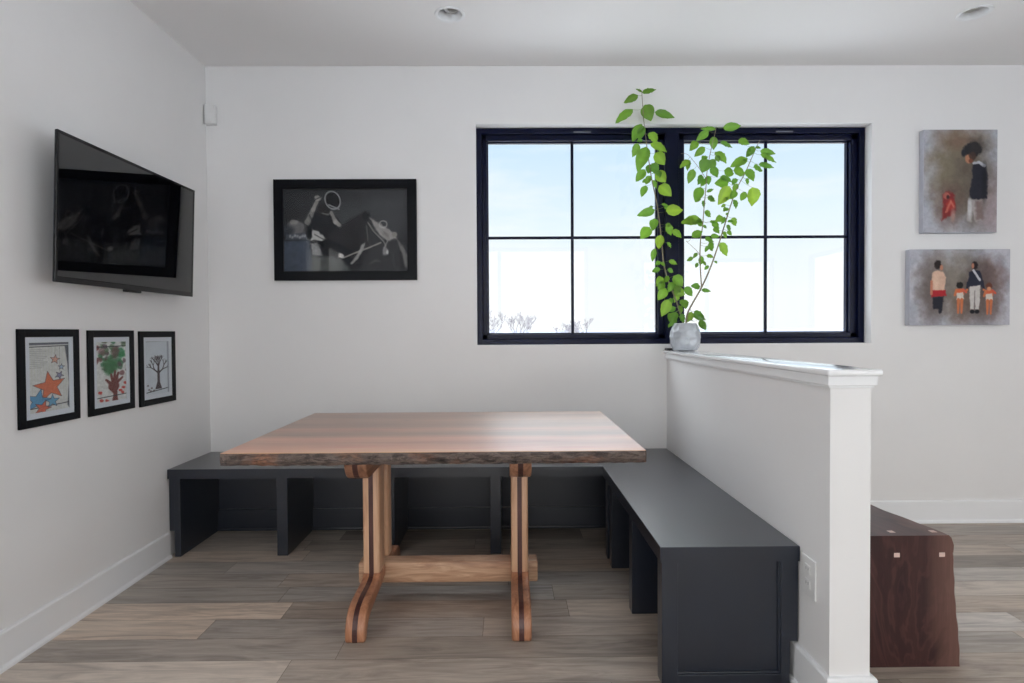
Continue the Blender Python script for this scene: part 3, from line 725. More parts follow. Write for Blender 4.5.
def tree_art():
    P = Paint(150, 300, 100, 190, PAPER); P.mottle(.03, .06)
    r = random.Random(3)
    for k in range(60):
        x, y = r.gauss(75, 38), r.gauss(85, 42)
        col = r.choice([(56, 112, 76), (70, 128, 84), (84, 110, 80), (112, 62, 66), (92, 70, 82), (60, 96, 70)])
        P.ell(x, y, r.uniform(7, 16), r.uniform(7, 15), col, 6, r.uniform(0, 180), .75, 5)
    P.ell(70, 120, 34, 48, (58, 112, 70), 14, 0, .85, 12); P.ell(122, 60, 22, 26, (52, 130, 84), 10, 0, .8, 8); P.ell(95, 55, 20, 30, (112, 76, 78), 10, 0, .7, 8); P.ell(30, 50, 16, 16, (120, 78, 86), 8, 0, .6, 6)
    br = (112, 62, 58)
    P.poly([(76, 300), (82, 262), (60, 235), (110, 230), (100, 262), (104, 300)], br, 5, 1, 4); P.ell(85, 225, 27, 24, br, 6)
    for (x, y) in ((48, 190), (72, 165), (92, 150), (108, 160), (128, 185)): P.cap(85, 222, x, y, 9, 5, br, 4)
    for (x, y) in ((20, 250), (24, 288), (50, 292), (118, 250), (134, 236), (128, 262), (142, 214)): P.ell(x, y, 9, 7, (188, 66, 60), 4, 20, .9, 4)
    P.line([(0, 27), (150, 24)], 2, (50, 52, 58), 2); P.line([(0, 276), (150, 270)], 2, (50, 52, 58), 2)
    P.mottle(.12, .1, 5); return P
def bare_art():
    P = Paint(106, 250, 100, 230, (200, 206, 214)); P.mottle(.03, .05)
    r = random.Random(11); c = (62, 50, 54)
    def br(x, y, a, l, w, d):
        x2, y2 = x + l * math.sin(a), y - l * math.cos(a); P.cap(x, y, x2, y2, w, w * .7, c, 1.6)
        if d:
            for s in ((-.42, .40) if d % 2 else (-.5, .04, .46)): br(x2, y2, a * .7 + s + r.uniform(-.25, .25), l * r.uniform(.66, .86), w * .62, d - 1)
    P.poly([(42, 226), (52, 190), (52, 140), (62, 140), (63, 195), (72, 226)], c, 3); br(57, 145, 0, 26, 5, 4); br(56, 150, -.8, 24, 3.6, 3); br(58, 150, .85, 24, 3.6, 3)
    for (x, y) in ((10, 205), (15, 225), (26, 218), (36, 230), (22, 232)): P.ell(x, y, 4, 4, (96, 80, 84), 3, 0, .8, 3)
    P.line([(0, 2), (106, 0)], 1.6, (50, 52, 58), 2); P.line([(0, 238), (106, 226)], 1.8, (40, 42, 48), 2); P.poly([(96, 0), (106, 0), (106, 250), (98, 250)], (150, 156, 166), 3, .8)
    return P
XO = XL
for (nm, lb, ya, za, art) in (('star_picture', 'black framed child drawing of orange and blue stars on left wall', 2.122, .820, star_art()),
                              ('handprint_picture', 'black framed handprint tree painting in green and red on left wall', 2.476, .816, tree_art()),
                              ('bare_tree_picture', 'black framed drawing of a bare dark tree on left wall', 2.819, .812, bare_art())):
    framed(nm, lb, None, None, (XO, ya, za), (0, 1, 0), (1, 0, 0), .300, .366, .030, .012, art, .051)

# stretched canvases on the right of the window
def canvas(name, label, o, w, h, paint, depth=.038):
    t = thing(name, label, 'painting', (o[0] + w / 2, YB, o[2]))
    MB().box(o[0], o[0] + w, YB - depth, YB - .001, o[2], o[2] + h, .002).build('stretched_edge', M['canvas_side'], t)
    paint.build('painted_face', (o[0] + .0015, YB - depth - .0006, o[2] + h - .0015), (w - .003, 0, 0), (0, 0, -(h - .003)), M['canvas'], t)
def canvas_bg(w, h, nx, ny):
    P = Paint(w, h, nx, ny, (176, 176, 186))
    P.C += (fbm(P.X, P.Y, .012, 31)[..., None] - .5) * np.array([40, 30, 26]); return P
def soldier_art():
    P = canvas_bg(453, 588, 160, 208)
    P.ell(215, 230, 175, 240, (112, 100, 80), 170, 0, .9, 90); P.ell(320, 330, 120, 220, (84, 74, 66), 130, 0, .8, 70); P.ell(220, 60, 110, 50, (112, 84, 68), 80, 0, .7, 40); P.ell(150, 430, 80, 110, (92, 70, 64), 90, 0, .7, 50); P.ell(430, 470, 60, 160, (158, 138, 142), 90, 0, .7, 40)
    P.ell(300, 114, 58, 42, (24, 24, 28), 12, -8, 1, 10); P.ell(335, 92, 54, 40, (44, 40, 38), 50, 0, .45, 30); P.ell(245, 132, 14, 22, (24, 26, 34), 8)
    P.ell(276, 166, 20, 26, (176, 116, 86), 8, 0, 1, 5); P.ell(300, 150, 22, 26, (56, 36, 30), 8, 0, .9, 6); P.ell(290, 178, 14, 12, (110, 60, 44), 6)
    P.poly([(300, 195), (340, 182), (378, 200), (394, 260), (392, 390), (340, 402), (285, 392), (284, 340), (298, 280)], (26, 27, 38), 10, 1, 8)
    P.line([(308, 192), (340, 186), (374, 206)], 8, (184, 186, 194), 6, .95, 4); P.ell(375, 300, 16, 90, (16, 16, 22), 18, 0, .8)
    P.poly([(275, 395), (340, 402), (362, 400), (356, 520), (320, 530), (305, 470), (296, 530), (266, 520)], (158, 150, 148), 10, 1, 6); P.poly([(320, 410), (360, 405), (372, 510), (325, 515)], (112, 92, 90), 18, .85, 8); P.ell(285, 450, 12, 55, (190, 188, 190), 10)
    P.poly([(120, 372), (150, 352), (185, 362), (196, 420), (192, 480), (150, 500), (112, 520), (118, 440)], (122, 36, 36), 14, 1, 10); P.ell(142, 378, 20, 18, (176, 96, 84), 8, 0, .9, 6); P.ell(150, 385, 10, 12, (60, 30, 30), 6); P.ell(165, 430, 26, 34, (160, 46, 40), 12, 20, .9, 10); P.line([(140, 470), (168, 410), (186, 440)], 7, (196, 104, 86), 8, .8, 5); P.ell(182, 490, 14, 34, (170, 130, 120), 14, 0, .8)
    P.C = P.C * .9 + 18; P.mottle(.07, .06); P.mottle(.04, .2, 70); return P
def family_art():
    P = canvas_bg(760, 545, 240, 172)
    P.ell(330, 250, 230, 210, (118, 108, 96), 190, 0, .85, 90); P.ell(600, 200, 130, 130, (104, 80, 76), 130, 0, .8, 60); P.ell(520, 300, 110, 230, (70, 60, 56), 110, 0, .7, 50); P.ell(170, 300, 90, 220, (92, 80, 78), 100, 0, .8, 50); P.ell(400, 420, 90, 130, (96, 76, 66), 90, 0, .7, 40); P.ell(610, 400, 90, 120, (94, 76, 70), 90, 0, .7, 40)
    P.ell(212, 108, 26, 32, (32, 24, 24), 10, 0, 1, 6); P.ell(240, 130, 12, 20, (182, 120, 96), 7); P.poly([(175, 165), (215, 150), (258, 160), (275, 215), (262, 300), (190, 300), (165, 295), (165, 220)], (206, 168, 146), 9, 1, 7); P.ell(200, 230, 20, 60, (222, 188, 164), 16, 0, .7)
    P.poly([(168, 295), (270, 292), (280, 335), (165, 345)], (170, 32, 40), 8, 1, 6); P.poly([(172, 342), (258, 338), (250, 430), (240, 462), (222, 462), (220, 430), (180, 430)], (26, 26, 36), 10, 1, 6); P.line([(166, 230), (165, 320)], 9, (190, 118, 92), 6)
    sk = (196, 106, 66)
    for (cx, top, hair) in ((380, 258, (22, 20, 20)), (602, 266, (92, 50, 36))):
        P.ell(cx, top, 25, 24, hair, 8, 0, 1, 5); P.poly([(cx - 26, top + 28), (cx + 26, top + 26), (cx + 34, top + 70), (cx - 30, top + 72)], (204, 92, 56), 7, 1, 5)
        P.line([(cx - 26, top + 34), (cx - 38, top + 72)], 8, sk, 5); P.line([(cx + 26, top + 32), (cx + 48, top + 50)], 8, (206, 84, 60), 5)
        P.poly([(cx - 24, top + 56), (cx + 24, top + 52), (cx + 32, top + 100), (cx - 24, top + 106)], (206, 194, 182), 7, 1, 4)
        P.cap(cx - 10, top + 105, cx - 12, top + 200, 12, 7, sk, 6); P.cap(cx + 16, top + 105, cx + 14, top + 200, 12, 7, sk, 6)
    P.ell(602, 285, 16, 14, (214, 142, 104), 6, 0, .9)
    P.ell(492, 115, 24, 28, (30, 22, 24), 9, 0, 1, 5); P.ell(478, 118, 10, 20, (176, 112, 88), 6)
    P.poly([(452, 165), (490, 145), (530, 155), (550, 200), (560, 275), (520, 262), (440, 275), (432, 270), (446, 210)], (28, 30, 46), 9, 1, 6); P.line([(484, 152), (530, 220)], 9, (196, 196, 204), 6, .95, 3); P.line([(552, 230), (562, 285)], 8, (28, 30, 46), 6); P.line([(440, 240), (436, 285)], 8, (28, 30, 46), 6)
    P.poly([(456, 268), (535, 260), (534, 360), (524, 432), (498, 432), (494, 340), (488, 432), (462, 432), (454, 350)], (198, 192, 188), 8, 1, 5); P.line([(494, 300), (492, 420)], 4, (120, 112, 112), 6, .8)
    P.ell(476, 450, 18, 14, (20, 20, 26), 7); P.ell(512, 450, 18, 14, (20, 20, 26), 7); P.ell(435, 292, 9, 9, sk, 5); P.ell(562, 292, 8, 8, sk, 5)
    P.C = P.C * .9 + 18; P.mottle(.06, .05); P.mottle(.04, .18, 70); return P
canvas('soldier_picture', 'upright canvas painting of a soldier beside a small red figure', (2.470, 0, 1.738), .440, .608, soldier_art())
canvas('family_picture', 'wide canvas painting of four figures, below the soldier canvas', (2.390, 0, 1.190), .602, .450, family_art())

# ------------------------------------------------------------------ small fittings
def sensor():
    t = thing('motion_detector', 'small white motion detector high in the left back corner', 'sensor', (-1.733, YB, 2.39))
    MB().box(-1.763, -1.703, YB - .04, YB - .0005, 2.392, 2.505, .006, 3).build('housing', M['plastic'], t, smooth=40)
    MB().box(-1.757, -1.709, YB - .044, YB - .03, 2.402, 2.45, .005, 3).build('sensor_lens', M['plastic'], t, smooth=40)
sensor()
def outlet():
    t = thing('wall_outlet', 'white double outlet plate on the half wall beside the bench end', 'outlet', (PX0, 1.838, .385))
    MB().box(PX0 - .006, PX0 - .0002, 1.793, 1.880, .322, .446, .002).build('cover_plate', M['plastic'], t)
    for z in (.362, .408):
        s = MB().box(PX0 - .0085, PX0 - .005, 1.820, 1.853, z - .015, z + .015, .002).build('socket', M['plastic'], t)
        q = MB(); q.box(PX0 - .0088, PX0 - .008, 1.829, 1.831, z - .002, z + .007); q.box(PX0 - .0088, PX0 - .008, 1.842, 1.844, z - .002, z + .007); q.build('slot', M['slot'], s)
outlet()
for i, (cx, cy) in enumerate(LIGHTS):
    t = thing('recessed_downlight', ['round white recessed downlight in the ceiling, left of the window plant', 'round white recessed downlight in the ceiling above the two canvases'][i], 'ceiling light', (cx, cy, ZC), 'recessed ceiling lights')
    m = MB(); m.lathe([(LR + .012, -.0005), (LR + .0105, -.004), (LR + .002, -.005), (LR - .004, -.003), (LR - .006, .004), (LR - .012, .05), (LR - .010, .055), (LR + .002, .004), (LR + .004, 0)], (cx, cy, ZC), cap=False); m.build('trim_ring', M['trim'], t, smooth=35)
    m = MB(); m.lathe([(.0005, .052), (.030, .050), (LR - .011, .046), (LR - .010, .054), (.0005, .058)], (cx, cy, ZC)); m.build('lens', M['lens'], t, smooth=35)
    m = MB(); m.lathe([(.036, .044), (.038, .030), (.034, .026), (.026, .028), (.022, .046)], (cx + .008 * (1 - 2 * i), cy + .006, ZC)); m.build('lamp', M['lens'], t, smooth=35)

o = MB().box(.940, .984, YB - .075, YB - .012, CZ + .0003, CZ + .012, .003, 2).build('black_case', M['dark'], loc=(.962, YB - .044, CZ))
tag(o, 'small flat black case on the half wall cap behind the vase', 'case')

# ------------------------------------------------------------------ plant
STEMS = {'A': [(1.016, 3.349, 1.193), (0.971, 3.353, 1.342), (0.926, 3.355, 1.457), (0.901, 3.358, 1.561), (0.888, 3.361, 1.716), (0.866, 3.365, 1.888), (0.838, 3.369, 2.032), (0.816, 3.372, 2.176), (0.805, 3.374, 2.274), (0.794, 3.376, 2.366), (0.784, 3.379, 2.516), (0.784, 3.38, 2.545)], 'B': [(1.116, 3.346, 1.412), (1.106, 3.342, 1.564), (1.108, 3.339, 1.683), (1.119, 3.337, 1.762), (1.126, 3.335, 1.858), (1.137, 3.332, 1.988), (1.142, 3.33, 2.067), (1.161, 3.328, 2.179), (1.186, 3.325, 2.285), (1.191, 3.325, 2.319)], 'C': [(1.028, 3.351, 1.193), (1.039, 3.347, 1.273), (1.114, 3.341, 1.412), (1.165, 3.336, 1.529), (1.21, 3.329, 1.664), (1.242, 3.324, 1.771), (1.277, 3.319, 1.888), (1.307, 3.315, 1.972), (1.351, 3.311, 2.055), (1.38, 3.308, 2.122), (1.41, 3.305, 2.193), (1.432, 3.303, 2.238)], 'T1': [(1.134, 3.331, 2.033), (1.096, 3.33, 2.089), (1.067, 3.329, 2.126), (1.031, 3.328, 2.165), (0.993, 3.328, 2.171)], 'T2': [(1.103, 3.341, 1.598), (1.088, 3.341, 1.621), (1.025, 3.339, 1.678)]}
LEAVES = {
 'A': [
  (0.784,3.38,2.537,0.78,3.362,2.53,0.747,3.361,2.549,0.4,0.5),
  (0.784,3.38,2.534,0.779,3.36,2.527,0.854,3.352,2.541,0.36,0.4),
  (0.784,3.38,2.519,0.765,3.397,2.526,0.687,3.399,2.487,0.45,0.5),
  (0.789,3.378,2.441,0.731,3.38,2.439,0.634,3.377,2.364,0.42,0.5),
  (0.788,3.378,2.46,0.807,3.399,2.474,0.839,3.4,2.386,0.7,0.5),
  (0.79,3.377,2.422,0.865,3.41,2.436,0.972,3.399,2.403,0.36,0.35),
  (0.796,3.376,2.355,0.78,3.372,2.353,0.73,3.377,2.26,0.5,0.35),
  (0.797,3.376,2.343,0.787,3.358,2.337,0.767,3.382,2.267,0.5,0.3),
  (0.808,3.373,2.25,0.759,3.371,2.243,0.729,3.374,2.169,0.5,0.5),
  (0.803,3.375,2.297,0.828,3.397,2.312,0.871,3.392,2.254,0.8,0.7),
  (0.809,3.373,2.237,0.829,3.365,2.241,0.91,3.337,2.187,0.5,0.7),
  (0.811,3.373,2.225,0.81,3.374,2.224,0.757,3.371,2.091,0.45,0.45),
  (0.815,3.372,2.188,0.864,3.405,2.198,0.922,3.412,2.136,0.7,0.8),
  (0.824,3.371,2.122,0.832,3.36,2.124,0.872,3.378,2.069,0.8,0.15),
  (0.824,3.371,2.122,0.837,3.399,2.13,0.828,3.415,2.084,0.8,0.15),
  (0.827,3.37,2.104,0.799,3.369,2.092,0.75,3.377,2.029,0.55,0.4),
  (0.833,3.369,2.068,0.864,3.368,2.081,0.916,3.374,2.024,0.7,0.9),
  (0.835,3.369,2.05,0.822,3.339,2.049,0.801,3.364,2.008,0.6,0.5),
  (0.845,3.368,1.996,0.871,3.338,1.993,0.932,3.316,1.933,0.65,0.85),
  (0.842,3.368,2.014,0.796,3.336,1.993,0.769,3.33,1.93,0.5,0.35),
  (0.838,3.369,2.032,0.841,3.374,2.033,0.868,3.381,1.989,0.5,0.4),
  (0.871,3.364,1.845,0.921,3.379,1.856,1.015,3.382,1.863,0.62,1),
  (0.869,3.365,1.867,0.844,3.331,1.853,0.745,3.316,1.82,0.4,0.3),
  (0.874,3.364,1.824,0.857,3.381,1.814,0.841,3.364,1.746,0.6,0.4),
  (0.882,3.362,1.759,0.831,3.394,1.766,0.775,3.369,1.698,0.6,0.5),
  (0.888,3.361,1.716,0.883,3.345,1.715,0.875,3.368,1.64,0.55,1),
  (0.882,3.362,1.759,0.926,3.372,1.776,0.95,3.379,1.72,0.7,0.5),
  (0.885,3.362,1.738,0.955,3.371,1.747,0.999,3.351,1.701,0.55,0.6),
  (0.891,3.36,1.677,0.916,3.336,1.671,0.936,3.331,1.641,0.6,0.5),
  (0.894,3.36,1.638,0.845,3.334,1.635,0.834,3.346,1.566,0.4,0.45),
  (0.901,3.358,1.561,0.879,3.329,1.557,0.898,3.32,1.534,0.6,0.5),
  (0.92,3.356,1.483,0.919,3.321,1.478,0.911,3.344,1.445,0.6,0.5),
  (0.923,3.356,1.47,0.951,3.332,1.479,0.999,3.326,1.422,0.75,0.5),
  (0.926,3.355,1.457,0.895,3.336,1.444,0.863,3.323,1.401,0.65,0.5),
  (0.943,3.355,1.414,0.914,3.355,1.41,0.869,3.348,1.346,0.6,0.6),
  (0.949,3.354,1.4,0.95,3.331,1.401,1.021,3.354,1.374,0.6,0.7),
  (0.954,3.354,1.385,1.022,3.355,1.417,1.065,3.357,1.367,0.6,0.3),
  (0.966,3.353,1.357,0.924,3.339,1.345,0.887,3.333,1.253,0.55,0.8),
  (0.971,3.353,1.342,1,3.33,1.344,1.013,3.304,1.293,0.8,0.5),
  (0.96,3.354,1.371,0.988,3.387,1.383,0.97,3.374,1.332,0.6,0.7),
  (0.988,3.352,1.286,0.961,3.318,1.273,0.935,3.302,1.216,0.55,0.4),
  (0.994,3.351,1.268,0.982,3.317,1.259,1.017,3.341,1.217,0.6,0.25),
  (1.005,3.35,1.23,0.949,3.376,1.21,0.937,3.387,1.186,0.5,0.5),
  (0.932,3.355,1.443,0.944,3.332,1.444,0.923,3.334,1.387,0.6,0.45),
  (0.943,3.355,1.414,0.979,3.333,1.429,0.96,3.331,1.373,0.6,0.6),
  (0.91,3.357,1.522,0.881,3.357,1.521,0.84,3.377,1.509,0.60988,0.3),
  (0.983,3.352,1.305,0.974,3.373,1.301,0.929,3.366,1.277,0.521237,0.2),
  (0.999,3.351,1.249,0.969,3.358,1.245,0.942,3.358,1.194,0.56197,0.3),
  (0.901,3.358,1.561,0.928,3.345,1.567,0.972,3.341,1.547,0.517869,0.6),
  (0.988,3.352,1.286,0.951,3.345,1.269,0.924,3.317,1.222,0.601674,0.45),
  (0.937,3.355,1.429,0.966,3.384,1.433,0.994,3.365,1.411,0.508648,0.1),
  (0.943,3.355,1.414,0.963,3.345,1.43,0.989,3.332,1.386,0.634756,0.1),
  (0.926,3.355,1.457,0.9,3.346,1.443,0.862,3.368,1.426,0.617754,0.6),
  (0.914,3.357,1.509,0.933,3.387,1.522,0.968,3.398,1.507,0.623086,0.2),
  (0.901,3.358,1.561,0.881,3.35,1.563,0.852,3.352,1.544,0.692895,0.3),
  (0.983,3.352,1.305,0.983,3.325,1.31,0.99,3.308,1.269,0.582086,0.6),
  (0.966,3.353,1.357,0.962,3.388,1.349,0.926,3.369,1.323,0.576327,0.2),
  (0.923,3.356,1.47,0.901,3.358,1.467,0.854,3.329,1.438,0.699437,0.6),
  (0.807,3.374,2.262,0.778,3.347,2.255,0.743,3.335,2.242,0.533734,0.2),
  (0.866,3.365,1.888,0.895,3.379,1.896,0.927,3.368,1.885,0.558581,0.45),
  (0.866,3.365,1.888,0.844,3.368,1.881,0.823,3.395,1.866,0.584244,0.2),
  (0.869,3.365,1.867,0.912,3.396,1.885,0.956,3.414,1.879,0.548478,0.2),
  (0.879,3.363,1.781,0.921,3.384,1.781,0.946,3.364,1.769,0.613069,0.6),
  (0.838,3.369,2.032,0.819,3.403,2.042,0.792,3.41,2.031,0.679952,0.2),
  (0.83,3.37,2.086,0.861,3.359,2.084,0.874,3.33,2.038,0.630946,0.3),
  (0.833,3.369,2.068,0.872,3.383,2.079,0.881,3.38,2.049,0.63367,0.1),
 ],
 'B': [
  (1.121,3.337,1.786,1.084,3.349,1.792,1.002,3.337,1.786,0.5,0.7),
  (1.121,3.337,1.786,1.087,3.357,1.79,1.114,3.332,1.782,0.6,0.4),
  (1.033,3.34,1.671,1.051,3.313,1.695,1.11,3.319,1.731,0.55,0.45),
  (1.189,3.325,2.306,1.202,3.353,2.317,1.112,3.344,2.316,0.25,0.35),
  (1.191,3.325,2.319,1.241,3.355,2.323,1.351,3.375,2.344,0.36,0.4),
  (1.186,3.325,2.289,1.147,3.319,2.293,1.085,3.333,2.248,0.48,0.4),
  (1.17,3.327,2.219,1.092,3.349,2.246,1.048,3.332,2.192,0.55,0.5),
  (1.179,3.326,2.259,1.175,3.331,2.267,1.188,3.35,2.202,0.6,0.4),
  (1.176,3.326,2.245,1.217,3.333,2.237,1.291,3.35,2.213,0.36,0.1),
  (1.164,3.328,2.192,1.128,3.326,2.206,1.078,3.346,2.161,0.5,0.45),
  (1.161,3.328,2.179,1.195,3.349,2.186,1.248,3.324,2.119,0.6,0.45),
  (1.154,3.329,2.137,1.128,3.297,2.133,1.108,3.307,2.061,0.85,0.3),
  (1.154,3.329,2.137,1.146,3.317,2.128,1.186,3.323,2.087,0.8,0.35),
  (1.147,3.33,2.095,1.158,3.304,2.087,1.186,3.293,2.03,0.65,0.2),
  (1.147,3.33,2.095,1.238,3.33,2.072,1.303,3.354,2.062,0.65,0.4),
  (1.054,3.329,2.141,1.037,3.313,2.127,0.991,3.34,2.097,0.6,0.75),
  (1.044,3.328,2.151,1.039,3.356,2.145,1.048,3.384,2.093,0.6,0.5),
  (1.085,3.33,2.103,1.053,3.295,2.074,1.03,3.307,2,0.5,0.45),
  (1.12,3.331,2.054,1.106,3.311,2.046,1.08,3.296,1.989,0.5,0.1),
  (1.135,3.333,1.972,1.114,3.349,1.986,1.08,3.34,1.903,0.55,0.4),
  (1.134,3.331,2.033,1.146,3.365,2.039,1.126,3.386,2,0.6,0.3),
  (1.141,3.331,2.047,1.149,3.34,2.048,1.152,3.334,1.998,0.6,0.2),
  (1.134,3.333,1.956,1.133,3.31,1.949,1.171,3.31,1.965,0.4,0.3),
  (1.133,3.333,1.939,1.141,3.303,1.926,1.168,3.303,1.896,0.55,0.3),
  (1.13,3.334,1.907,1.12,3.335,1.907,1.126,3.338,1.87,0.55,0.2),
  (1.141,3.331,2.047,1.211,3.316,2.036,1.269,3.298,2.005,0.5,0.3),
  (1.125,3.336,1.846,1.133,3.343,1.849,1.17,3.354,1.818,0.65,0.4),
  (1.122,3.337,1.798,1.113,3.347,1.801,1.006,3.353,1.786,0.5,0.6),
  (1.121,3.337,1.786,1.078,3.324,1.791,1.125,3.35,1.769,0.65,0.4),
  (1.119,3.337,1.762,1.127,3.357,1.77,1.152,3.364,1.755,0.5,0.3),
  (1.121,3.337,1.786,1.174,3.351,1.785,1.228,3.377,1.757,0.65,0.4),
  (1.115,3.338,1.733,1.113,3.348,1.736,1.075,3.364,1.703,0.7,0.35),
  (1.112,3.339,1.713,1.167,3.344,1.708,1.208,3.323,1.699,0.5,0.35),
  (1.109,3.339,1.693,1.137,3.356,1.694,1.193,3.366,1.678,0.55,0.3),
  (1.108,3.34,1.668,1.167,3.374,1.674,1.199,3.398,1.63,0.65,0.25),
  (1.107,3.34,1.653,1.162,3.361,1.654,1.145,3.372,1.62,0.5,0.3),
  (1.094,3.341,1.612,1.085,3.324,1.608,1.064,3.33,1.58,0.55,0.4),
  (1.106,3.341,1.594,1.117,3.351,1.594,1.116,3.365,1.543,0.5,0.35),
  (1.116,3.346,1.412,1.113,3.363,1.419,1.054,3.336,1.421,0.5,0.2),
  (1.132,3.334,1.923,1.105,3.351,1.931,1.099,3.376,1.906,0.637571,0.45),
  (1.121,3.337,1.786,1.165,3.352,1.791,1.192,3.335,1.781,0.502622,0.3),
  (1.158,3.328,2.165,1.189,3.316,2.158,1.207,3.322,2.123,0.634296,0.3),
  (1.106,3.341,1.594,1.133,3.31,1.592,1.161,3.285,1.577,0.522583,0.6),
  (1.106,3.342,1.564,1.085,3.318,1.551,1.077,3.329,1.525,0.559388,0.3),
  (1.099,3.341,1.604,1.057,3.31,1.578,1.028,3.331,1.565,0.577726,0.45),
  (1.106,3.342,1.564,1.114,3.324,1.56,1.13,3.314,1.535,0.602495,0.45),
  (1.132,3.334,1.923,1.133,3.3,1.916,1.181,3.31,1.899,0.667288,0.45),
  (1.156,3.328,2.151,1.132,3.32,2.155,1.108,3.304,2.124,0.671964,0.3),
 ],
 'C': [
  (1.048,3.347,1.29,1.07,3.349,1.273,1.149,3.372,1.231,0.45,0.25),
  (1.033,3.349,1.233,1.112,3.346,1.216,1.138,3.36,1.173,0.55,0.4),
  (1.048,3.347,1.29,1.066,3.36,1.274,1.037,3.351,1.217,0.5,0.8),
  (1.41,3.305,2.193,1.301,3.286,2.23,1.358,3.275,2.207,0.65,0.5),
  (1.413,3.304,2.199,1.388,3.277,2.195,1.357,3.305,2.145,0.55,0.25),
  (1.41,3.305,2.193,1.392,3.272,2.188,1.419,3.262,2.18,0.45,0.3),
  (1.399,3.306,2.167,1.433,3.304,2.155,1.537,3.332,2.126,0.42,0.45),
  (1.406,3.305,2.185,1.446,3.335,2.186,1.522,3.316,2.166,0.42,0.3),
  (1.38,3.308,2.122,1.412,3.276,2.094,1.496,3.277,2.078,0.38,0.1),
  (1.384,3.308,2.131,1.373,3.33,2.142,1.284,3.343,2.103,0.5,0.5),
  (1.34,3.312,2.034,1.294,3.335,2.073,1.367,3.355,2.068,0.75,0.5),
  (1.362,3.31,2.08,1.347,3.28,2.069,1.378,3.264,2.001,0.6,0.35),
  (1.307,3.315,1.972,1.264,3.329,2.007,1.185,3.319,1.999,0.65,0.4),
  (1.307,3.315,1.972,1.257,3.295,1.977,1.197,3.294,1.879,0.55,1),
  (1.307,3.315,1.972,1.355,3.311,1.949,1.339,3.339,1.907,0.6,0.6),
  (1.329,3.313,2.014,1.388,3.301,1.973,1.401,3.326,1.877,0.8,0.95),
  (1.34,3.312,2.034,1.368,3.344,2.032,1.395,3.369,2.006,0.55,0.3),
  (1.318,3.314,1.993,1.305,3.308,1.996,1.289,3.323,1.952,0.55,0.5),
  (1.3,3.316,1.951,1.295,3.296,1.951,1.257,3.283,1.905,0.55,0.4),
  (1.285,3.318,1.909,1.281,3.289,1.901,1.29,3.283,1.852,0.55,0.2),
  (1.23,3.326,1.731,1.171,3.309,1.745,1.197,3.292,1.715,0.7,0.4),
  (1.269,3.32,1.859,1.26,3.331,1.862,1.225,3.301,1.84,0.5,0.4),
  (1.256,3.322,1.815,1.248,3.327,1.824,1.257,3.31,1.831,0.5,0.4),
  (1.247,3.324,1.785,1.246,3.295,1.78,1.279,3.296,1.782,0.45,0.2),
  (1.242,3.324,1.771,1.241,3.296,1.759,1.27,3.314,1.729,0.55,0.2),
  (1.23,3.326,1.731,1.226,3.313,1.724,1.256,3.336,1.695,0.55,0.5),
  (1.21,3.329,1.664,1.222,3.347,1.669,1.267,3.362,1.598,0.55,0.75),
  (1.165,3.336,1.529,1.16,3.355,1.539,1.143,3.375,1.518,0.5,0.3),
  (1.176,3.334,1.562,1.2,3.368,1.567,1.205,3.348,1.55,0.5,0.3),
  (1.105,3.342,1.394,1.104,3.311,1.398,1.147,3.29,1.387,0.4,0.2),
  (1.037,3.348,1.263,1.073,3.379,1.261,1.153,3.404,1.231,0.42,0.2),
  (1.033,3.349,1.233,1.109,3.361,1.225,1.14,3.347,1.171,0.55,0.4),
  (1.037,3.348,1.263,1.049,3.377,1.261,1.076,3.388,1.225,0.6,0.4),
  (1.273,3.32,1.874,1.246,3.326,1.882,1.224,3.333,1.869,0.597301,0.6),
  (1.285,3.318,1.909,1.25,3.292,1.914,1.22,3.299,1.897,0.536083,0.1),
  (1.256,3.322,1.815,1.272,3.304,1.801,1.302,3.318,1.761,0.687347,0.6),
  (1.234,3.326,1.744,1.258,3.329,1.734,1.278,3.321,1.707,0.568009,0.45),
  (1.377,3.308,2.113,1.363,3.324,2.132,1.336,3.35,2.119,0.539497,0.3),
  (1.251,3.323,1.8,1.249,3.347,1.816,1.236,3.356,1.777,0.574379,0.2),
  (1.329,3.313,2.014,1.304,3.318,2.027,1.279,3.309,1.99,0.571804,0.1),
  (1.369,3.309,2.097,1.401,3.316,2.087,1.462,3.344,2.08,0.697276,0.2),
  (1.251,3.323,1.8,1.216,3.29,1.805,1.169,3.269,1.777,0.581222,0.6),
 ],
}

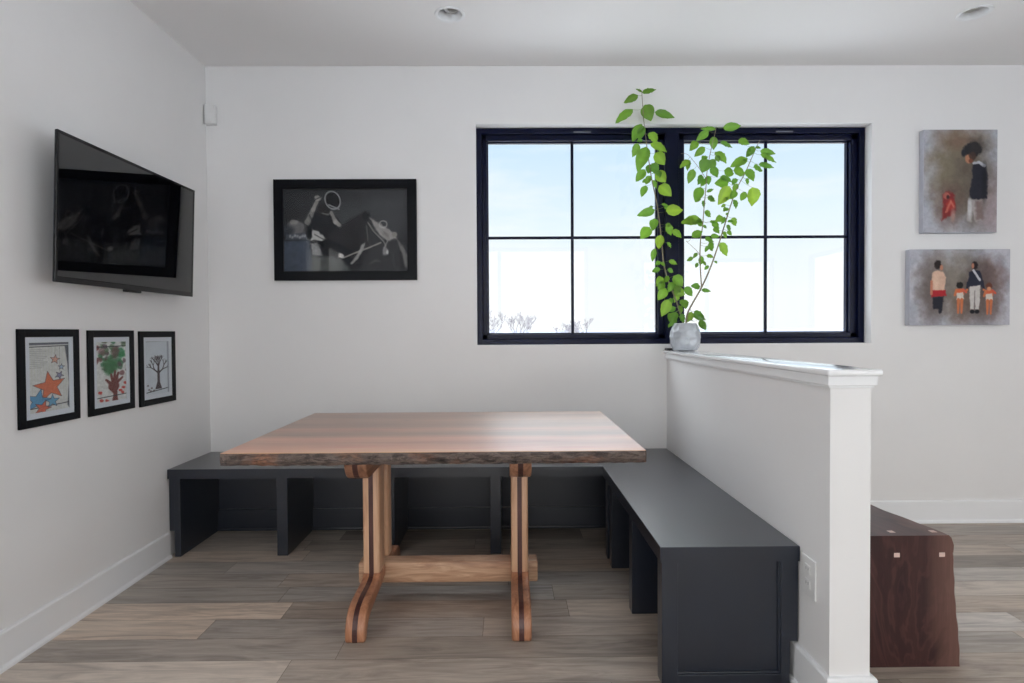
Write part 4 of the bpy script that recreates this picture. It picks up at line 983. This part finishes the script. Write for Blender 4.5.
def plant():
    vx, vy = 1.021, 3.345
    t = thing('potted_plant', 'tall leafy cuttings in a pale dimpled vase on the half wall', 'plant', (vx, vy, CZ))
    prof = [(.050, .0006), (.066, .004), (.079, .022), (.086, .05), (.0875, .078), (.083, .108), (.073, .136), (.064, .152), (.061, .158)]
    m = MB(); bm = bmesh.new(); n = 72; rings = []
    P = []
    for i in range(len(prof) - 1):
        for k in range(6): s = k / 6; P.append((prof[i][0] * (1 - s) + prof[i + 1][0] * s, prof[i][1] * (1 - s) + prof[i + 1][1] * s))
    P.append(prof[-1])
    cells = []
    for row in range(4):
        for k in range(8): cells.append(((k + .5 * (row % 2)) / 8 * 2 * math.pi + .2 * math.sin(row * 5 + k * 3), .022 + row * .036))
    for (r_, z) in P:
        ring = []
        for i in range(n):
            a = 2 * math.pi * i / n; d = sorted(math.hypot(((a - ca + math.pi) % (2 * math.pi) - math.pi) * r_, z - cz) for ca, cz in cells)
            dent = -.0075 * max(0, 1 - (d[0] / .024) ** 2) * (1 if .008 < z < .15 else 0)
            ring.append(bm.verts.new((vx + (r_ + dent) * math.cos(a), vy + (r_ + dent) * math.sin(a), CZ + z)))
        rings.append(ring)
    for (r_, z) in ((.056, .158), (.055, .150), (.058, .135)):
        rings.append([bm.verts.new((vx + r_ * math.cos(2 * math.pi * i / n), vy + r_ * math.sin(2 * math.pi * i / n), CZ + z)) for i in range(n)])
    for A, B in zip(rings, rings[1:]):
        for i in range(n): bm.faces.new((A[i], A[(i + 1) % n], B[(i + 1) % n], B[i]))
    bm.faces.new(rings[0][::-1]); bmesh.ops.recalc_face_normals(bm, faces=bm.faces[:])
    m._join(bm); m.build('vase', M['vase'], t, smooth=32)
    MB().lathe([(.0577, .134), (.030, .139), (.0005, .140), (.0005, .12), (.0577, .12)], (vx, vy, CZ)).build('soil', M['soil'], t)
    def smooth_pts(p, k=5):
        p = [Vector(q) for q in p]; out = []
        for i in range(len(p) - 1):
            a, b, c, d = p[max(i - 1, 0)], p[i], p[i + 1], p[min(i + 2, len(p) - 1)]
            for j in range(k):
                s = j / k; out.append(.5 * ((2 * b) + (c - a) * s + (2 * a - 5 * b + 4 * c - d) * s * s + (3 * b - a - 3 * c + d) * s ** 3))
        out.append(p[-1]); return out
    stems = {}
    for k, (r0, r1) in {'A': (.0052, .0016), 'B': (.0040, .0016), 'C': (.0058, .0018)}.items():
        pts = smooth_pts(STEMS[k]); m = MB(); m.tube(pts, [r0 + (r1 - r0) * (i / len(pts)) ** .7 for i in range(len(pts))], 8)
        if k == 'B':
            for tw in ('T1', 'T2'): pt = smooth_pts(STEMS[tw]); m.tube(pt, [.0016 - .0008 * i / len(pt) for i in range(len(pt))], 6)
        stems[k] = m.build('stem', M['stem'], t, smooth=60)
    rr = random.Random(8)
    for k, lv in LEAVES.items():
        V, F, Cc = [], [], []
        for (sx, sy, sz, bx, by, bz, tx, ty, tz, wr, tone) in lv:
            s0, b, e = Vector((sx, sy, sz)), Vector((bx, by, bz)), Vector((tx, ty, tz))
            ax = e - b; L = ax.length; ax.normalize()
            view = Vector((-b.x, -b.y, 1.168 - b.z)).normalized()
            nrm = Vector((rr.uniform(-.45, .45), -1, rr.uniform(-.1, .6))); nrm = (nrm - ax * nrm.dot(ax)).normalized(); sd = ax.cross(nrm).normalized()
            L *= 1.06; W = L * wr * .6; g = (lin((52 + 98 * tone, 106 + 68 * tone, 42 + 6 * tone)))
            q = rr.uniform(.85, 1.12); g = (g[0] * q, g[1] * q, g[2] * q, 1)
            N = 9; droop = rr.uniform(.02, .16) * L; base = len(V)
            for i in range(N + 1):
                s = i / N; wv = W * (math.sin(math.pi * s ** .78) ** .8) * (1 - .12 * s) if 0 < s < 1 else W * .02
                c = b + ax * (L * s) - nrm * (droop * (s * s) - droop * .5 * s)
                for j in (-1, -.5, 0, .5, 1):
                    V.append(c + sd * (wv * j) + nrm * (.22 * wv * abs(j) + .003 * math.sin(s * 22 + j * 2))); Cc.append(g if j else tuple(x * 1.25 for x in g[:3]) + (1,))
            for i in range(N):
                for j in range(4): a = base + i * 5 + j; F.append((a, a + 1, a + 6, a + 5))
            # leaf stalk
            if (b - s0).length > .004:
                st = len(V); dirn = (b - s0).normalized(); u = dirn.orthogonal().normalized(); w2 = dirn.cross(u); midp = (s0 + b) / 2 - Vector((0, 0, (b - s0).length * .08))
                for p in (s0, midp, b + ax * .002):
                    for a in range(4): V.append(p + (u * math.cos(a * math.pi / 2) + w2 * math.sin(a * math.pi / 2)) * .0008); Cc.append((.14, .16, .05, 1))
                for i in range(2):
                    for a in range(4): F.append((st + i * 4 + a, st + i * 4 + (a + 1) % 4, st + i * 4 + 4 + (a + 1) % 4, st + i * 4 + 4 + a))
        me = bpy.data.meshes.new('foliage'); me.from_pydata([tuple(v) for v in V], [], F)
        at = me.color_attributes.new('pigment', 'FLOAT_COLOR', 'POINT'); at.data.foreach_set('color', [x for c in Cc for x in c])
        me.materials.append(M['leaf']); ob = bpy.data.objects.new('foliage', me); COL.objects.link(ob)
        for p in me.polygons: p.use_smooth = True
        adopt(ob, stems[k])
plant()

# ------------------------------------------------------------------ outdoors
GZ = -3.0
struct(MB().box(-900, 900, YB + .6, 1200, GZ - .2, GZ).build('ground', M['ground']))
struct(MB().box(-900, 900, -900, YB + .59, GZ - .2, GZ).build('ground_terrace', M['ground']))
def hills():
    bm = bmesh.new(); n = 160; lo = []; hi = []; bk = []
    for i in range(n + 1):
        x = -500 + 1100 * i / n; h = 1.6 + 3.0 * float(fbm(np.array([x + 700.]), np.array([1.]), .012, 90)[0]) + 1.5 * float(fbm(np.array([x + 700.]), np.array([4.]), .07, 95)[0]) - 1.2
        lo.append(bm.verts.new((x, 640, GZ))); hi.append(bm.verts.new((x, 660, h))); bk.append(bm.verts.new((x, 720, GZ)))
    for i in range(n): bm.faces.new((lo[i], lo[i + 1], hi[i + 1], hi[i])); bm.faces.new((hi[i], hi[i + 1], bk[i + 1], bk[i]))
    m = MB(); m._join(bm); struct(m.build('distant_hills', M['hill']))
hills()
def bare_tree(label, x, y, h, seed, spread):
    r = random.Random(seed); m = MB()
    def grow(p, d, l, w, k):
        q = p + d * l; mid = (p + q) / 2 + Vector((r.uniform(-1, 1), r.uniform(-1, 1), 0)) * l * .06
        m.tube([p, mid, q], [w, w * .85, w * .7], 5)
        if k:
            for _ in range(3 if k > 1 else 4):
                a = Vector((r.gauss(0, spread), r.gauss(0, spread), r.uniform(.35, 1))).normalized(); grow(p + (q - p) * r.uniform(.6, 1), (d * .55 + a * .75).normalized(), l * r.uniform(.58, .8), max(w * .6, .012), k - 1)
    t = thing('bare_tree', label, 'tree', (x, y, GZ))
    grow(Vector((x, y, GZ)), Vector((0, 0, 1)), h * .36, h * .016, 5)
    m.build('branches', M['treebark'], t)
bare_tree('pale bare tree at the left edge of the view outside', -1.15, 60, 7.6, 3, .75)
bare_tree('pale bare tree outside just right of the left tree', 0.75, 60, 7.2, 8, .7)
bare_tree('small bare tree outside just left of the central window bar', 6.6, 62, 6.2, 12, .75)
bare_tree('small bare tree outside just right of the central window bar', 9.6, 75, 6.7, 17, .75)

# ------------------------------------------------------------------ daylight
W = bpy.data.worlds.new('sky'); SC.world = W; W.use_nodes = True; nt = W.node_tree; nt.nodes.clear()
def wn(k, **kw):
    d = nt.nodes.new('ShaderNode' + k)
    for a, b in kw.items(): setattr(d, a, b)
    return d
tc = wn('TexCoord'); sx = wn('SeparateXYZ'); nt.links.new(tc.outputs['Generated'], sx.inputs[0])
rp = wn('ValToRGB'); nt.links.new(sx.outputs[2], rp.inputs[0]); E = rp.color_ramp.elements
st = [(0.0, (.95, .985, 1.0)), (.06, (.94, .98, 1.0)), (.16, (.82, .93, 1.0)), (.33, (.58, .79, .99)), (.46, (4.6, 4.9, 5.2)), (1., (5., 5.4, 5.8))]
while len(E) < len(st): E.new(.5)
for e, (p, c) in zip(E, st): e.position = p; e.color = (*c, 1)
cl = wn('TexNoise'); mp = wn('Mapping'); nt.links.new(tc.outputs['Generated'], mp.inputs[0]); mp.inputs['Scale'].default_value = (2, 2, 9); nt.links.new(mp.outputs[0], cl.inputs['Vector']); cl.inputs['Scale'].default_value = 2.2; cl.inputs['Detail'].default_value = 6
cr = wn('ValToRGB'); nt.links.new(cl.outputs[0], cr.inputs[0]); cr.color_ramp.elements[0].position = .5; cr.color_ramp.elements[0].color = (0, 0, 0, 1); cr.color_ramp.elements[1].position = .72; cr.color_ramp.elements[1].color = (.55, .55, .55, 1)
mx = wn('Mix', data_type='RGBA'); nt.links.new(cr.outputs[0], mx.inputs[0]); nt.links.new(rp.outputs[0], mx.inputs[6]); mx.inputs[7].default_value = (.97, .985, 1, 1)
# the sunny half of the sky lies behind the camera
sun = wn('MapRange'); nt.links.new(sx.outputs[1], sun.inputs[0]); sun.inputs['From Min'].default_value = .35; sun.inputs['From Max'].default_value = -.75; sun.inputs['To Min'].default_value = SKY_N; sun.inputs['To Max'].default_value = SKY_S
hz = wn('MapRange'); nt.links.new(sx.outputs[1], hz.inputs[0]); hz.inputs['From Min'].default_value = .35; hz.inputs['From Max'].default_value = -.4
m2 = wn('Mix', data_type='RGBA'); nt.links.new(hz.outputs[0], m2.inputs[0]); nt.links.new(mx.outputs[2], m2.inputs[6]); m2.inputs[7].default_value = (1, .985, .965, 1)
bg = wn('Background'); nt.links.new(m2.outputs[2], bg.inputs[0]); nt.links.new(sun.outputs[0], bg.inputs[1])
wo = wn('OutputWorld'); nt.links.new(bg.outputs[0], wo.inputs[0])
W.cycles.sampling_method = 'MANUAL'; W.cycles.sample_map_resolution = 512

def portal(name, loc, rot, sx_, sy_):
    l = bpy.data.lights.new(name, 'AREA'); l.shape = 'RECTANGLE'; l.size = sx_; l.size_y = sy_; l.cycles.is_portal = True
    o = bpy.data.objects.new(name, l); COL.objects.link(o); o.location = loc; o.rotation_euler = rot
portal('daylight_back', ((WX0 + WX1) / 2, YB + TH + .01, (WZ0 + WZ1) / 2), (R(-90), 0, 0), WX1 - WX0, WZ1 - WZ0)
portal('daylight_left', (XL - TH - .01, (LW[0] + LW[1]) / 2, (LW[2] + LW[3]) / 2), (0, R(-90), 0), LW[3] - LW[2], LW[1] - LW[0])
for h in FW: portal('daylight_front', ((h[0] + h[1]) / 2, YF - TH - .01, (h[2] + h[3]) / 2), (R(90), 0, 0), h[1] - h[0], h[3] - h[2])
portal('daylight_right', (XR + TH + .01, (RW[0] + RW[1]) / 2, (RW[2] + RW[3]) / 2), (0, R(90), 0), RW[3] - RW[2], RW[1] - RW[0])

# ------------------------------------------------------------------ camera and view
cam = bpy.data.cameras.new('camera'); co = bpy.data.objects.new('camera', cam); COL.objects.link(co)
cam.sensor_width = 36; cam.sensor_fit = 'HORIZONTAL'; cam.lens = 585 * 36 / 1024; cam.clip_start = .02; cam.clip_end = 3000
p, y, r = R(-1.00), R(.49), R(-.32)
fw = Vector((math.sin(y) * math.cos(p), math.cos(y) * math.cos(p), math.sin(p))); rt = Vector((math.cos(y), -math.sin(y), 0)); up = rt.cross(fw)
rt, up = rt * math.cos(r) + up * math.sin(r), up * math.cos(r) - rt * math.sin(r)
co.matrix_world = Matrix(((rt.x, up.x, -fw.x, 0), (rt.y, up.y, -fw.y, 0), (rt.z, up.z, -fw.z, 1.168), (0, 0, 0, 1)))
SC.camera = co
vs = SC.view_settings; SC.display_settings.display_device = 'sRGB'
vs.view_transform = 'Standard'; vs.look = 'None'; vs.exposure = EXPO; vs.gamma = 1; vs.use_curve_mapping = False
cy = SC.cycles
cy.max_bounces = 10; cy.diffuse_bounces = 6; cy.glossy_bounces = 5; cy.transparent_max_bounces = 16; cy.transmission_bounces = 8
cy.sample_clamp_indirect = 6; cy.caustics_reflective = False; cy.caustics_refractive = False
cy.use_denoising = True; cy.denoiser = 'OPENIMAGEDENOISE'; cy.denoising_input_passes = 'RGB_ALBEDO_NORMAL'
